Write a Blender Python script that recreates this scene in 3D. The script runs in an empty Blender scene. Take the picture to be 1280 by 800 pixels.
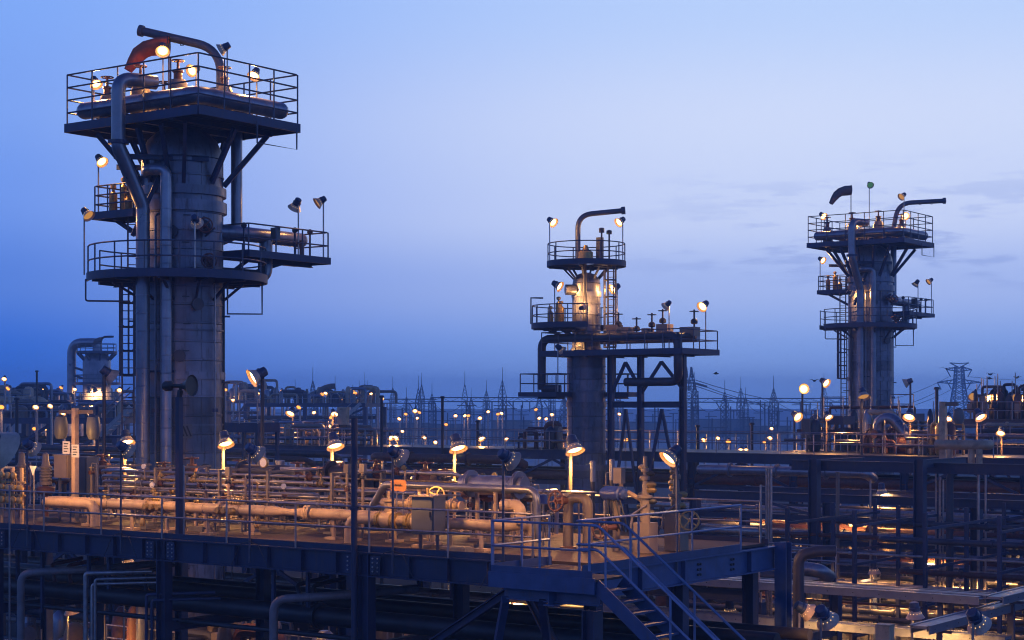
import bpy, math, random
from mathutils import Vector, Matrix, Quaternion

random.seed(7)
SC = bpy.context.scene
COL = SC.collection
R = math.radians

# ------------------------------------------------------------------ camera
FPX, HOR = 2150.0, 508.0            # focal length and horizon row, in photo pixels (1280 x 800)
DECK = 8.0                          # height of the near pipe deck
HC = DECK + 3.65                    # eye height
cam = bpy.data.cameras.new('camera')
cam.sensor_width = 36.0
cam.lens = FPX / 1280 * 36
cam.shift_y = (HOR - 400) / 1280
cam.clip_start, cam.clip_end = 0.5, 9000
camo = bpy.data.objects.new('camera', cam)
COL.objects.link(camo)
camo.location = (0, 0, HC)
camo.rotation_euler = (R(90), 0, 0)
SC.camera = camo

# ------------------------------------------------------------------ sky
def lin(r, g, b, k=1.0):
    def f(v):
        v /= 255
        return (v / 12.92 if v <= 0.04045 else ((v + 0.055) / 1.055) ** 2.4) * k
    return (f(r), f(g), f(b), 1)

W = bpy.data.worlds.new('World')
SC.world = W
W.use_nodes = True
nt = W.node_tree
nt.nodes.clear()
def wn(t, **kw):
    n = nt.nodes.new(t)
    for k, v in kw.items():
        setattr(n, k, v)
    return n
wl = nt.links.new
out = wn('ShaderNodeOutputWorld')
bg = wn('ShaderNodeBackground')
tc = wn('ShaderNodeTexCoord')
sx = wn('ShaderNodeSeparateXYZ')
wl(tc.outputs['Generated'], sx.inputs[0])
def ramp(stops):
    n = wn('ShaderNodeValToRGB')
    n.color_ramp.interpolation = 'EASE'
    e = n.color_ramp.elements
    while len(e) > 1:
        e.remove(e[-1])
    e[0].position, e[0].color = stops[0]
    for p, c in stops[1:]:
        q = e.new(p)
        q.color = c
    return n
zen = lin(27, 52, 128)
rA = ramp([(0, lin(38, 100, 216)), (.028, lin(47, 112, 226)), (.07, lin(88, 134, 228)), (.12, lin(112, 154, 240)),
           (.17, lin(124, 164, 243)), (.23, lin(128, 170, 247)), (.40, lin(62, 104, 208)), (.78, zen)])
rB = ramp([(0, lin(122, 164, 244)), (.028, lin(142, 178, 247)), (.07, lin(172, 194, 248)), (.11, lin(202, 216, 252)),
           (.16, lin(208, 221, 252)), (.23, lin(186, 210, 252)), (.40, lin(78, 118, 214)), (.78, zen)])
for r_ in (rA, rB):
    wl(sx.outputs['Z'], r_.inputs[0])
# the afterglow lies to the right of the view
az = wn('ShaderNodeVectorMath', operation='DOT_PRODUCT')
az.inputs[1].default_value = (math.sin(R(30)), math.cos(R(30)), 0)
wl(tc.outputs['Generated'], az.inputs[0])
mr = wn('ShaderNodeMapRange', interpolation_type='SMOOTHSTEP')
mr.inputs['From Min'].default_value, mr.inputs['From Max'].default_value = 0.66, 0.93
wl(az.outputs['Value'], mr.inputs['Value'])
mx = wn('ShaderNodeMix', data_type='RGBA')
wl(mr.outputs['Result'], mx.inputs['Factor'])
wl(rA.outputs[0], mx.inputs[6])
wl(rB.outputs[0], mx.inputs[7])
# thin streaks of cloud low in the sky
mp = wn('ShaderNodeMapping')
mp.inputs['Scale'].default_value = (11, 11, 60)
mp.inputs['Rotation'].default_value = (0, R(3), 0)
wl(tc.outputs['Generated'], mp.inputs[0])
cn = wn('ShaderNodeTexNoise')
cn.inputs['Scale'].default_value = 1.6
cn.inputs['Detail'].default_value = 7
cn.inputs['Roughness'].default_value = .62
wl(mp.outputs[0], cn.inputs['Vector'])
cm = wn('ShaderNodeMapRange', interpolation_type='SMOOTHSTEP')
cm.inputs['From Min'].default_value, cm.inputs['From Max'].default_value = .50, .62
wl(cn.outputs[0], cm.inputs['Value'])
band = ramp([(0, (0, 0, 0, 1)), (.055, (0, 0, 0, 1)), (.085, (1, 1, 1, 1)), (.115, (.6, .6, .6, 1)), (.15, (0, 0, 0, 1))])
wl(sx.outputs['Z'], band.inputs[0])
m1 = wn('ShaderNodeMath', operation='MULTIPLY')
wl(cm.outputs[0], m1.inputs[0]); wl(band.outputs[0], m1.inputs[1])
m1b = wn('ShaderNodeMapRange', interpolation_type='SMOOTHSTEP')
m1b.inputs['From Min'].default_value, m1b.inputs['From Max'].default_value = .86, .95
wl(az.outputs['Value'], m1b.inputs['Value'])
m2 = wn('ShaderNodeMath', operation='MULTIPLY')
wl(m1.outputs[0], m2.inputs[0]); wl(m1b.outputs[0], m2.inputs[1])
m3 = wn('ShaderNodeMath', operation='MULTIPLY')
wl(m2.outputs[0], m3.inputs[0]); m3.inputs[1].default_value = .52
cx = wn('ShaderNodeMix', data_type='RGBA')
wl(m3.outputs[0], cx.inputs['Factor'])
wl(mx.outputs[2], cx.inputs[6])
cx.inputs[7].default_value = lin(140, 164, 228)
# a little of the physical sky, its sun just under the horizon on the same side
sky = wn('ShaderNodeTexSky', sky_type='NISHITA', sun_disc=False)
sky.sun_elevation = R(-1.5)
sky.sun_rotation = R(30)
sk = wn('ShaderNodeMix', data_type='RGBA', blend_type='ADD')
sk.inputs['Factor'].default_value = .004
wl(cx.outputs[2], sk.inputs[6])
wl(sky.outputs[0], sk.inputs[7])
wl(sk.outputs[2], bg.inputs['Color'])
bg.inputs['Strength'].default_value = 1.05
wl(bg.outputs[0], out.inputs[0])

# last glow of the set sun, very soft, from the right and behind the camera
sl = bpy.data.lights.new('sun', 'SUN')
sl.energy, sl.angle, sl.color = 0.10, R(30), (.4, .6, 1)
so = bpy.data.objects.new('sun', sl)
COL.objects.link(so)
so.rotation_euler = (R(72), 0, R(62))

SC.view_settings.view_transform = 'Standard'
SC.view_settings.look = 'None'
SC.view_settings.exposure = 0.0
SC.view_settings.gamma = 1
SC.view_settings.use_curve_mapping = False
cy = SC.cycles
SC.render.engine = 'CYCLES'
cy.use_denoising = True
cy.pixel_filter_type = 'BLACKMAN_HARRIS'
cy.filter_width = 1.1
cy.max_bounces = 5
cy.diffuse_bounces = 2
cy.glossy_bounces = 2
cy.volume_bounces = 2
cy.transmission_bounces = 2
cy.sample_clamp_indirect = 3.0
cy.use_light_tree = True
cy.volume_step_rate = 4.0

# ------------------------------------------------------------------ materials
MATS = {}
def mat(name, base, rough=.55, metal=0.0, var=.22, scale=3.0, stain=None, stain_amt=.35, bump=.0, streak=True, spec=.5, pvar=.16):
    m = bpy.data.materials.new(name)
    m.use_nodes = True
    t = m.node_tree
    b = t.nodes['Principled BSDF']
    b.inputs['Roughness'].default_value = rough
    b.inputs['Metallic'].default_value = metal
    b.inputs['Specular IOR Level'].default_value = spec
    g = t.nodes.new('ShaderNodeNewGeometry')
    n = t.nodes.new('ShaderNodeTexNoise')
    n.inputs['Scale'].default_value = scale
    n.inputs['Detail'].default_value = 5
    t.links.new(g.outputs['Position'], n.inputs['Vector'])
    mr = t.nodes.new('ShaderNodeMapRange')
    mr.inputs['From Min'].default_value, mr.inputs['From Max'].default_value = .3, .7
    mr.inputs['To Min'].default_value, mr.inputs['To Max'].default_value = 1 - var, 1 + var
    t.links.new(n.outputs[0], mr.inputs['Value'])
    mm = t.nodes.new('ShaderNodeMix'); mm.data_type = 'RGBA'; mm.blend_type = 'MULTIPLY'
    mm.inputs['Factor'].default_value = 1
    mm.inputs[6].default_value = (*base, 1)
    oi = t.nodes.new('ShaderNodeObjectInfo')
    mo = t.nodes.new('ShaderNodeMapRange')
    mo.inputs['To Min'].default_value, mo.inputs['To Max'].default_value = 1 - pvar, 1 + pvar
    t.links.new(oi.outputs['Random'], mo.inputs['Value'])
    mq = t.nodes.new('ShaderNodeMath'); mq.operation = 'MULTIPLY'
    t.links.new(mr.outputs[0], mq.inputs[0]); t.links.new(mo.outputs[0], mq.inputs[1])
    t.links.new(mq.outputs[0], mm.inputs[7])
    col = mm.outputs[2]
    if stain:
        mp = t.nodes.new('ShaderNodeMapping')
        mp.inputs['Scale'].default_value = (5, 5, .7) if streak else (2.2, 2.2, 2.2)
        t.links.new(g.outputs['Position'], mp.inputs[0])
        n2 = t.nodes.new('ShaderNodeTexNoise')
        n2.inputs['Scale'].default_value = 1.3
        n2.inputs['Detail'].default_value = 6
        n2.inputs['Roughness'].default_value = .65
        t.links.new(mp.outputs[0], n2.inputs['Vector'])
        m2 = t.nodes.new('ShaderNodeMapRange')
        m2.interpolation_type = 'SMOOTHSTEP'
        m2.inputs['From Min'].default_value, m2.inputs['From Max'].default_value = .5, .72
        m2.inputs['To Max'].default_value = stain_amt
        t.links.new(n2.outputs[0], m2.inputs['Value'])
        ms = t.nodes.new('ShaderNodeMix'); ms.data_type = 'RGBA'
        t.links.new(m2.outputs[0], ms.inputs['Factor'])
        t.links.new(col, ms.inputs[6])
        ms.inputs[7].default_value = (*stain, 1)
        col = ms.outputs[2]
    t.links.new(col, b.inputs['Base Color'])
    mr2 = t.nodes.new('ShaderNodeMapRange')
    mr2.inputs['From Min'].default_value, mr2.inputs['From Max'].default_value = .3, .7
    mr2.inputs['To Min'].default_value, mr2.inputs['To Max'].default_value = max(.05, rough - .05), min(1, rough + .05)
    t.links.new(n.outputs[0], mr2.inputs['Value'])
    t.links.new(mr2.outputs[0], b.inputs['Roughness'])
    if bump:
        nb = t.nodes.new('ShaderNodeTexNoise')
        nb.inputs['Scale'].default_value = 30
        nb.inputs['Detail'].default_value = 4
        t.links.new(g.outputs['Position'], nb.inputs['Vector'])
        bp = t.nodes.new('ShaderNodeBump')
        bp.inputs['Strength'].default_value = bump
        bp.inputs['Distance'].default_value = .02
        t.links.new(nb.outputs[0], bp.inputs['Height'])
        t.links.new(bp.outputs[0], b.inputs['Normal'])
    MATS[name] = m
    return m

def emit(name, color, strength):
    m = bpy.data.materials.new(name)
    m.use_nodes = True
    t = m.node_tree
    t.nodes.clear()
    o = t.nodes.new('ShaderNodeOutputMaterial')
    e = t.nodes.new('ShaderNodeEmission')
    e.inputs['Color'].default_value = (*color, 1)
    e.inputs['Strength'].default_value = strength
    m.cycles.emission_sampling = 'NONE'
    t.links.new(e.outputs[0], o.inputs[0])
    MATS[name] = m
    return m

mat('paint', (.024, .035, .082), .55, 0, .2, 2.5, (.07, .05, .04), .5, .15)          # grey-blue structural paint
mat('paint_skylit', (.040, .075, .170), .42, 0, .18, 3, (.09, .08, .08), .35, .1)       # stair, landing and side girder paint, blue sky light put into its colour
mat('galv', (.34, .32, .31), .34, .65, .2, 6, (.16, .11, .08), .4)                 # galvanised rails
mat('clad', (.22, .225, .26), .32, .6, .22, 1.6, (.13, .12, .13), .45)              # aluminium pipe jacket
mat('shell', (.135, .138, .175), .40, .45, .28, 1.4, (.06, .048, .045), .85, pvar=.3)            # tower cladding
mat('pipe_grey', (.046, .047, .062), .5, .25, .22, 2, (.12, .07, .05), .4)
mat('beige', (.43, .30, .18), .5, 0, .2, 3, (.17, .10, .06), .65, .15, streak=False)
mat('beige_box', (.20, .155, .12), .5, 0, .12, 3, (.2, .13, .09), .3)
mat('grey_box', (.12, .125, .125), .5, 0, .12, 3, (.1, .09, .08), .3)
mat('rust', (.115, .042, .028), .6, 0, .3, 8, (.12, .08, .06), .5, .2)
mat('brass', (.40, .27, .10), .4, .5, .3, 12, (.15, .09, .05), .4)
mat('dark', (.025, .027, .034), .5, 0, .2, 4)
mat('grate', (.058, .036, .030), .8, 0, .3, 2.2, (.09, .07, .065), .6, .4, streak=False)   # deck floor
mat('concrete', (.17, .15, .13), .85, 0, .2, 2, (.1, .09, .08), .5, .3)
mat('housing', (.035, .055, .11), .4, 0, .15, 6)
mat('skirt', (.50, .36, .26), .45, 0, .15, 8, (.3, .2, .13), .3)
mat('actuator', (.03, .06, .22), .4, 0, .15, 6)
mat('sock', (.48, .075, .03), .8, 0, .2, 4, (.2, .05, .03), .4)
mat('sock_grey', (.16, .12, .10), .8, 0, .2, 4)
mat('white', (.72, .70, .66), .5, 0, .08, 4)
mat('black', (.02, .02, .02), .5, 0, .1, 4)
mat('orange', (.55, .22, .05), .5, 0, .12, 4, (.2, .1, .05), .3)
mat('pipe_dark_shade', (.030, .030, .036), .5, .15, .3, 2, (.06, .03, .02), .35)  # dark pipes; under and behind the deck the tone stands in for shade
mat('ground', (.045, .04, .036), .95, 0, .35, .05, (.09, .08, .07), .6, .3, streak=False)
mat('lattice', (.06, .065, .08), .6, .3, .1, 1)
mat('bird', (.02, .02, .022), .8, 0, .1, 4)
def glow(name, k):
    # lamp glass, hottest at its centre where the burner sits
    m = emit(name, (1, .5, .12), 1)
    t = m.node_tree
    e = [n for n in t.nodes if n.type == 'EMISSION'][0]
    c = t.nodes.new('ShaderNodeTexCoord')
    s = t.nodes.new('ShaderNodeVectorMath'); s.operation = 'MULTIPLY'
    s.inputs[1].default_value = (0, 1 / .205, 1 / .205)
    t.links.new(c.outputs['Object'], s.inputs[0])
    l = t.nodes.new('ShaderNodeVectorMath'); l.operation = 'LENGTH'
    t.links.new(s.outputs[0], l.inputs[0])
    r = t.nodes.new('ShaderNodeMapRange'); r.interpolation_type = 'SMOOTHSTEP'
    r.inputs['From Min'].default_value, r.inputs['From Max'].default_value = .15, 1
    r.inputs['To Min'].default_value, r.inputs['To Max'].default_value = 40 * k, 3.4 * k
    t.links.new(l.outputs['Value'], r.inputs['Value'])
    t.links.new(r.outputs[0], e.inputs['Strength'])
    x = t.nodes.new('ShaderNodeMix'); x.data_type = 'RGBA'
    x.inputs[6].default_value, x.inputs[7].default_value = (1, .62, .25, 1), (1, .38, .07, 1)
    t.links.new(l.outputs['Value'], x.inputs['Factor'])
    t.links.new(x.outputs[2], e.inputs['Color'])
glow('lens', 1.0)
emit('lens_low', (1, .45, .12), .55)
glow('lens_far', .7)
emit('lens_amber', (1, .34, .05), 2.6)
emit('lens_green', (.2, .6, .3), .25)
emit('slot', (1, .6, .2), 2.2)
emit('window_lit', (1, .45, .12), 1.3)
emit('window_sky', (.35, .5, 1), .5)

# ------------------------------------------------------------------ mesh builder
class MB:
    def __init__(s):
        s.v, s.f = [], []
    def add(s, vs, fs):
        o = len(s.v)
        s.v += [tuple(p) for p in vs]
        s.f += [tuple(i + o for i in q) for q in fs]
        return s
    def box(s, x0, x1, y0, y1, z0, z1):
        return s.add([(x0, y0, z0), (x1, y0, z0), (x1, y1, z0), (x0, y1, z0), (x0, y0, z1), (x1, y0, z1), (x1, y1, z1), (x0, y1, z1)],
                     [(0, 3, 2, 1), (4, 5, 6, 7), (0, 1, 5, 4), (1, 2, 6, 5), (2, 3, 7, 6), (3, 0, 4, 7)])
    def beam(s, p, q, w, h, up=(0, 0, 1), off=(0, 0)):
        p, q = Vector(p), Vector(q)
        d = (q - p).normalized()
        u = Vector(up)
        if abs(d.dot(u)) > .98:
            u = Vector((0, 1, 0))
        x = d.cross(u).normalized()
        y = x.cross(d).normalized()
        c = x * off[0] + y * off[1]
        vs = []
        for e in (p, q):
            for a, b in ((-1, -1), (1, -1), (1, 1), (-1, 1)):
                vs.append(e + c + x * (a * w / 2) + y * (b * h / 2))
        return s.add(vs, [(0, 1, 2, 3), (7, 6, 5, 4), (0, 4, 5, 1), (1, 5, 6, 2), (2, 6, 7, 3), (3, 7, 4, 0)])
    def ibeam(s, p, q, h, w, tf=.03, tw=.02, up=(0, 0, 1)):
        s.beam(p, q, tw, h - 2 * tf, up)
        s.beam(p, q, w, tf, up, (0, h / 2 - tf / 2))
        return s.beam(p, q, w, tf, up, (0, -h / 2 + tf / 2))
    def lathe(s, prof, p=(0, 0, 0), ax=(0, 0, 1), n=16):
        p, d = Vector(p), Vector(ax).normalized()
        u = Vector((0, 0, 1)) if abs(d.z) < .9 else Vector((1, 0, 0))
        x = d.cross(u).normalized(); y = d.cross(x)
        vs, fs = [], []
        for r, h in prof:
            for i in range(n):
                t = 2 * math.pi * i / n
                vs.append(p + d * h + x * (r * math.cos(t)) + y * (r * math.sin(t)))
        for k in range(len(prof) - 1):
            for i in range(n):
                j = (i + 1) % n
                fs.append((k * n + i, k * n + j, (k + 1) * n + j, (k + 1) * n + i))
        if prof[0][0] > 1e-5:
            fs.append(tuple(range(n - 1, -1, -1)))
        if prof[-1][0] > 1e-5:
            fs.append(tuple((len(prof) - 1) * n + i for i in range(n)))
        return s.add(vs, fs)
    def cyl(s, p, q, r, r2=None, n=10):
        p, q = Vector(p), Vector(q)
        return s.lathe([(r, 0), (r if r2 is None else r2, (q - p).length)], p, q - p, n)
    def tube(s, pts, r, n=10, bend=0, seg=5):
        P = [Vector(p) for p in pts]
        if bend:
            Q = [P[0]]
            for i in range(1, len(P) - 1):
                a, b, c = P[i - 1], P[i], P[i + 1]
                u, w = (a - b), (c - b)
                lu, lw = u.length, w.length
                u.normalize(); w.normalize()
                ang = u.angle(w)
                if ang > 3.05 or lu < 1e-4:
                    Q.append(b); continue
                k = min(bend / math.tan(ang / 2), lu * .49, lw * .49)
                for j in range(seg + 1):
                    t = j / seg
                    e = b + u * k, b, b + w * k
                    Q.append(e[0] * (1 - t) ** 2 * 1 + e[1] * 2 * t * (1 - t) + e[2] * t * t)
            Q.append(P[-1])
            P = Q
        d = (P[1] - P[0]).normalized()
        u = Vector((0, 0, 1)) if abs(d.z) < .9 else Vector((1, 0, 0))
        x = d.cross(u).normalized()
        vs, fs, m = [], [], len(P)
        for i in range(m):
            if i == 0: t = P[1] - P[0]
            elif i == m - 1: t = P[-1] - P[-2]
            else: t = (P[i + 1] - P[i]).normalized() + (P[i] - P[i - 1]).normalized()
            t.normalize()
            x = (x - t * x.dot(t)).normalized()
            y = t.cross(x)
            for j in range(n):
                a = 2 * math.pi * j / n
                vs.append(P[i] + x * (r * math.cos(a)) + y * (r * math.sin(a)))
        for i in range(m - 1):
            for j in range(n):
                k = (j + 1) % n
                fs.append((i * n + j, i * n + k, (i + 1) * n + k, (i + 1) * n + j))
        fs.append(tuple(range(n - 1, -1, -1)))
        fs.append(tuple((m - 1) * n + j for j in range(n)))
        return s.add(vs, fs)
    def prism(s, poly, z0, z1):
        n = len(poly)
        vs = [(x, y, z0) for x, y in poly] + [(x, y, z1) for x, y in poly]
        fs = [tuple(range(n - 1, -1, -1)), tuple(range(n, 2 * n))]
        fs += [(i, (i + 1) % n, n + (i + 1) % n, n + i) for i in range(n)]
        return s.add(vs, fs)
    def annulus(s, r0, r1, z0, z1, a0, a1, n=40, c=(0, 0)):
        vs, fs = [], []
        for i in range(n + 1):
            t = a0 + (a1 - a0) * i / n
            cs, sn = math.cos(t), math.sin(t)
            for r, z in ((r0, z0), (r1, z0), (r1, z1), (r0, z1)):
                vs.append((c[0] + r * cs, c[1] + r * sn, z))
        for i in range(n):
            o = i * 4
            for k in range(4):
                fs.append((o + k, o + 4 + k, o + 4 + (k + 1) % 4, o + (k + 1) % 4))
        fs.append((0, 1, 2, 3)); fs.append((n * 4 + 3, n * 4 + 2, n * 4 + 1, n * 4))
        return s.add(vs, fs)
    def mesh(s, name, m, off=(0, 0, 0)):
        me = bpy.data.meshes.new(name)
        ox, oy, oz = off
        me.from_pydata([(x - ox, y - oy, z - oz) for x, y, z in s.v], [], s.f)
        me.materials.append(MATS[m])
        me.polygons.foreach_set('use_smooth', [True] * len(me.polygons))
        me.set_sharp_from_angle(angle=R(38))
        return me
    def build(s, name, m, parent=None, off=(0, 0, 0)):
        o = bpy.data.objects.new(name, s.mesh(name, m, off))
        COL.objects.link(o)
        o.parent = parent
        return o

def inst(name, me, parent, loc=(0, 0, 0), rz=0, quat=None, scale=None):
    o = bpy.data.objects.new(name, me)
    COL.objects.link(o)
    o.parent = parent
    o.location = loc
    if quat is not None:
        o.rotation_mode = 'QUATERNION'
        o.rotation_quaternion = quat
    else:
        o.rotation_euler = (0, 0, rz)
    if scale is not None:
        o.scale = (scale,) * 3 if isinstance(scale, (int, float)) else scale
    return o

def tag(o, label, cat, group=None, kind=None):
    o['label'] = label
    o['category'] = cat
    if group: o['group'] = group
    if kind: o['kind'] = kind
    return o
def thing(name, label, cat, loc=(0, 0, 0), rz=0, group=None):
    o = bpy.data.objects.new(name, None)
    o.empty_display_size = .3
    COL.objects.link(o)
    o.location = loc
    o.rotation_euler = (0, 0, rz)
    return tag(o, label, cat, group)
def solo(name, mb, m, label, cat, loc=(0, 0, 0), rz=0, group=None, off=(0, 0, 0)):
    o = mb.build(name, m, None, off)
    o.location = loc
    o.rotation_euler = (0, 0, rz)
    return tag(o, label, cat, group)
def copy_tree(o, parent=None):
    c = o.copy()
    COL.objects.link(c)
    c.parent = parent
    for ch in o.children:
        copy_tree(ch, c)
    return c

# plant frame: a runs along the near deck's front edge (towards the right and the camera), b runs back
TH = R(36)
CS, SN = math.cos(TH), math.sin(TH)
OY = 3.65 * FPX / 203
OX = 82 / FPX * OY
RZ = -TH
def FP(a, b, z=0):
    return Vector((OX + a * CS + b * SN, OY - a * SN + b * CS, DECK + z))
def P(px, py, Y):
    return Vector(((px - 640) / FPX * Y, Y, HC + (HOR - py) / FPX * Y))
def inv(px, py, z):
    Y = (3.65 - z) * FPX / (py - HOR)
    dx, dy = (px - 640) / FPX * Y - OX, Y - OY
    return dx * CS - dy * SN, dx * SN + dy * CS
def onb(px, b, py=None):
    k = (px - 640) / FPX
    a = (k * (OY + b * CS) - OX - b * SN) / (CS + k * SN)
    if py is None: return a
    return a, 3.65 - (py - HOR) / FPX * (OY - a * SN + b * CS)

# ------------------------------------------------------------------ shared pieces
CACHE = {}
def cached(key, fn):
    if key not in CACHE: CACHE[key] = fn()
    return CACHE[key]
def post_mesh(h, r, m):
    return cached(('post', round(h, 3), r, m), lambda: MB().cyl((0, 0, -.06), (0, 0, h), r, n=6).mesh('post', m))
def handrail(parent, pts, h=1.1, nr=2, sp=1.6, r=.024, m='galv', off=(0, 0, 0), closed=False, bend=.12):
    """rails and posts along a floor line, as children of parent"""
    pts = [Vector(p) for p in pts]
    if closed: pts.append(pts[0].copy())
    for k in range(nr):
        z = h * (k + 1) / nr
        MB().tube([p + Vector((0, 0, z)) for p in pts], r, 6, bend if len(pts) < 9 else 0, 3).build('rail', m, parent, off)
    # posts at even spacing along the line (and at every real corner of a polyline)
    o = Vector(off)
    me = post_mesh(h, r, m)
    if len(pts) < 9:
        for i in range(len(pts) - 1):
            L = (pts[i + 1] - pts[i]).length
            n = max(1, round(L / sp))
            for j in range(n + (1 if (i == len(pts) - 2 and not closed) else 0)):
                inst('post', me, parent, pts[i].lerp(pts[i + 1], j / n) - o)
    else:
        acc = 0
        inst('post', me, parent, pts[0] - o)
        for i in range(len(pts) - 1):
            acc += (pts[i + 1] - pts[i]).length
            if acc >= sp:
                acc = 0
                inst('post', me, parent, pts[i + 1] - o)
def wheel_mesh(rad, m):
    def f():
        b = MB()
        b.tube([(rad * math.cos(t), rad * math.sin(t), 0) for t in [2 * math.pi * i / 14 for i in range(15)]], rad * .11, 6)
        for i in range(4):
            t = math.pi / 2 * i
            b.beam((0, 0, 0), (rad * math.cos(t), rad * math.sin(t), 0), rad * .14, rad * .1)
        b.cyl((0, 0, -rad * .9), (0, 0, rad * .25), rad * .13, n=8)
        return b.mesh('handwheel', m)
    return cached(('wheel', rad, m), f)
def valve_mesh(r, m):
    def f():
        b = MB()
        b.lathe([(r * 1.7, -r * 2.0), (r * 1.7, -r * 1.6), (r * 1.1, -r * 1.5), (r * 1.5, -r * .5), (r * 1.5, r * .5), (r * 1.1, r * 1.5),
                 (r * 1.7, r * 1.6), (r * 1.7, r * 2.0)], (0, 0, 0), (1, 0, 0), 12)
        b.lathe([(r * .9, r * .8), (r * .9, r * 1.8), (r * 1.3, r * 1.85), (r * 1.3, r * 2.2), (r * .6, r * 2.3), (r * .45, r * 3.6)], (0, 0, 0), (0, 0, 1), 10)
        return b.mesh('valve', m)
    return cached(('valve', r, m), f)
def valve(parent, p, r, m='rust', rz=0, wm='rust', wr=None, quat=None):
    v = inst('valve', valve_mesh(r, m), parent, p, rz, quat)
    inst('handwheel', wheel_mesh(wr or round(r * 1.9, 3), wm), v, (0, 0, r * 3.7))
    return v
def flange_mesh(r, m):
    return cached(('fl', r, m), lambda: MB().lathe([(r, -.05), (r, -.006), (r * .93, 0), (r, .006), (r, .05)], (0, 0, 0), (1, 0, 0), 14).mesh('flange', m))
def flange(parent, p, d, r, m):
    return inst('flange', flange_mesh(round(r, 3), m), parent, p, quat=Vector((1, 0, 0)).rotation_difference(Vector(d).normalized()))

def head_mesh():
    # housing of a floodlight, axis along +X, mouth at +X
    b = MB()
    b.lathe([(.03, -.27), (.10, -.27), (.125, -.25), (.135, -.12), (.16, -.11), (.16, -.09), (.145, -.08), (.15, -.02)], (0, 0, 0), (1, 0, 0), 14)
    return b.mesh('housing', 'housing')
def skirt_mesh():
    b = MB()
    b.lathe([(.15, -.02), (.17, .02), (.255, .17), (.262, .175), (.25, .172), (.165, .03)], (0, 0, 0), (1, 0, 0), 18)
    return b.mesh('skirt', 'skirt')
def lens_mesh(m):
    b = MB()
    b.lathe([(.001, .125), (.10, .12), (.20, .105), (.205, .09)], (0, 0, 0), (1, 0, 0), 18)
    return b.mesh('lens', m)
def slots_mesh():
    b = MB()
    for i in range(12):
        t = 2 * math.pi * i / 12
        c, s_ = math.cos(t), math.sin(t)
        p = Vector((.035, .180 * c, .180 * s_))
        b.lathe([(.001, -.012), (.009, -.01), (.011, 0), (.001, .008)], p, (-.55, .83 * c, .83 * s_), 6)
    return b.mesh('glow_slot', 'slot')
def lamp(base, h, d, label, power=0, group=None, sc=1.0, lens='lens', drop=0.0, out=None, cat='floodlight', arm=.14, pole_r=.032, pm='galv'):
    """floodlight: pole from base up h, head on top aimed along d"""
    base = Vector(base)
    t = thing('floodlight', label, cat, base, 0, group)
    d = Vector(d).normalized()
    hd = Vector((d.x, d.y, 0))
    hd = hd.normalized() if hd.length > .05 else Vector((0, -1, 0))
    top = Vector((0, 0, h))
    key = ('pole', round(h, 2), round(pole_r, 3), pm)
    inst('pole', cached(key, lambda: MB().cyl((0, 0, 0), (0, 0, h + .04), pole_r, n=8).mesh('pole', pm)), t)
    hp = top + hd * (arm * sc) + Vector((0, 0, .02))
    MB().beam(top - Vector((0, 0, .06)), hp, .05 * sc, .07 * sc).build('bracket', 'housing', t)
    q = Vector((1, 0, 0)).rotation_difference(d)
    H = inst('housing', cached('head', head_mesh), t, hp, quat=q, scale=sc)
    inst('skirt', cached('skirt', skirt_mesh), H)
    inst('lens', cached('lens' + lens, lambda: lens_mesh(lens)), H)
    if sc <= 1.2:
        inst('glow_slot', cached('slots', slots_mesh), H)['kind'] = 'stuff'
    if power:
        L = bpy.data.lights.new('lamp_light', 'SPOT')
        L.energy, L.color, L.spot_size, L.spot_blend = power * 4.4, (1, .47, .13), R(165), .6
        L.shadow_soft_size = .12
        o = bpy.data.objects.new('lamp_light', L)
        COL.objects.link(o)
        o.parent = t
        o.location = hp + d * (.2 * sc)
        o.rotation_mode = 'QUATERNION'
        o.rotation_quaternion = Vector((0, 0, -1)).rotation_difference(d)
    return t
def toward(px_base, tilt=.8, side=0.0):
    """unit vector pointing at the viewer's side and down"""
    return Vector((side, -1, -tilt)).normalized()
def rung_mesh(w, m):
    return cached(('rung', w, m), lambda: MB().cyl((-w / 2, 0, 0), (w / 2, 0, 0), .02, n=5).mesh('rung', m))
def ladder(parent, x, y, z0, z1, rz, w=.45, cage=None, m='galv'):
    """ladder part at local (x, y) facing local -Y after rz; cage = (z0, z1)"""
    b = MB()
    for s_ in (-1, 1):
        b.beam((s_ * w / 2, 0, z0), (s_ * w / 2, 0, z1), .07, .05)
    L = b.build('ladder', m, parent)
    L.location = (x, y, 0)
    L.rotation_euler = (0, 0, rz)
    n = int((z1 - z0) / .32)
    for i in range(n):
        inst('rung', rung_mesh(w, m), L, (0, 0, z0 + .2 + i * .32))
    if cage:
        hz = cage[0]
        hoop = cached(('hoop', m), lambda: MB().tube([(.34 * math.sin(t), -.36 + .36 * math.cos(t), 0) for t in [R(-150 + 300 * i / 12 + 180) for i in range(13)]], .045, 4).mesh('cage_hoop', m))
        while hz <= cage[1] + .01:
            inst('cage_hoop', hoop, L, (0, 0, hz)); hz += .95
        for t in (-110, -55, 0, 55, 110):
            tt = R(t + 180)
            xx, yy = .34 * math.sin(tt), -.36 + .36 * math.cos(tt)
            MB().beam((xx, yy, cage[0]), (xx, yy, cage[1]), .075, .05).build('cage_bar', m, L)
    return L

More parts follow.
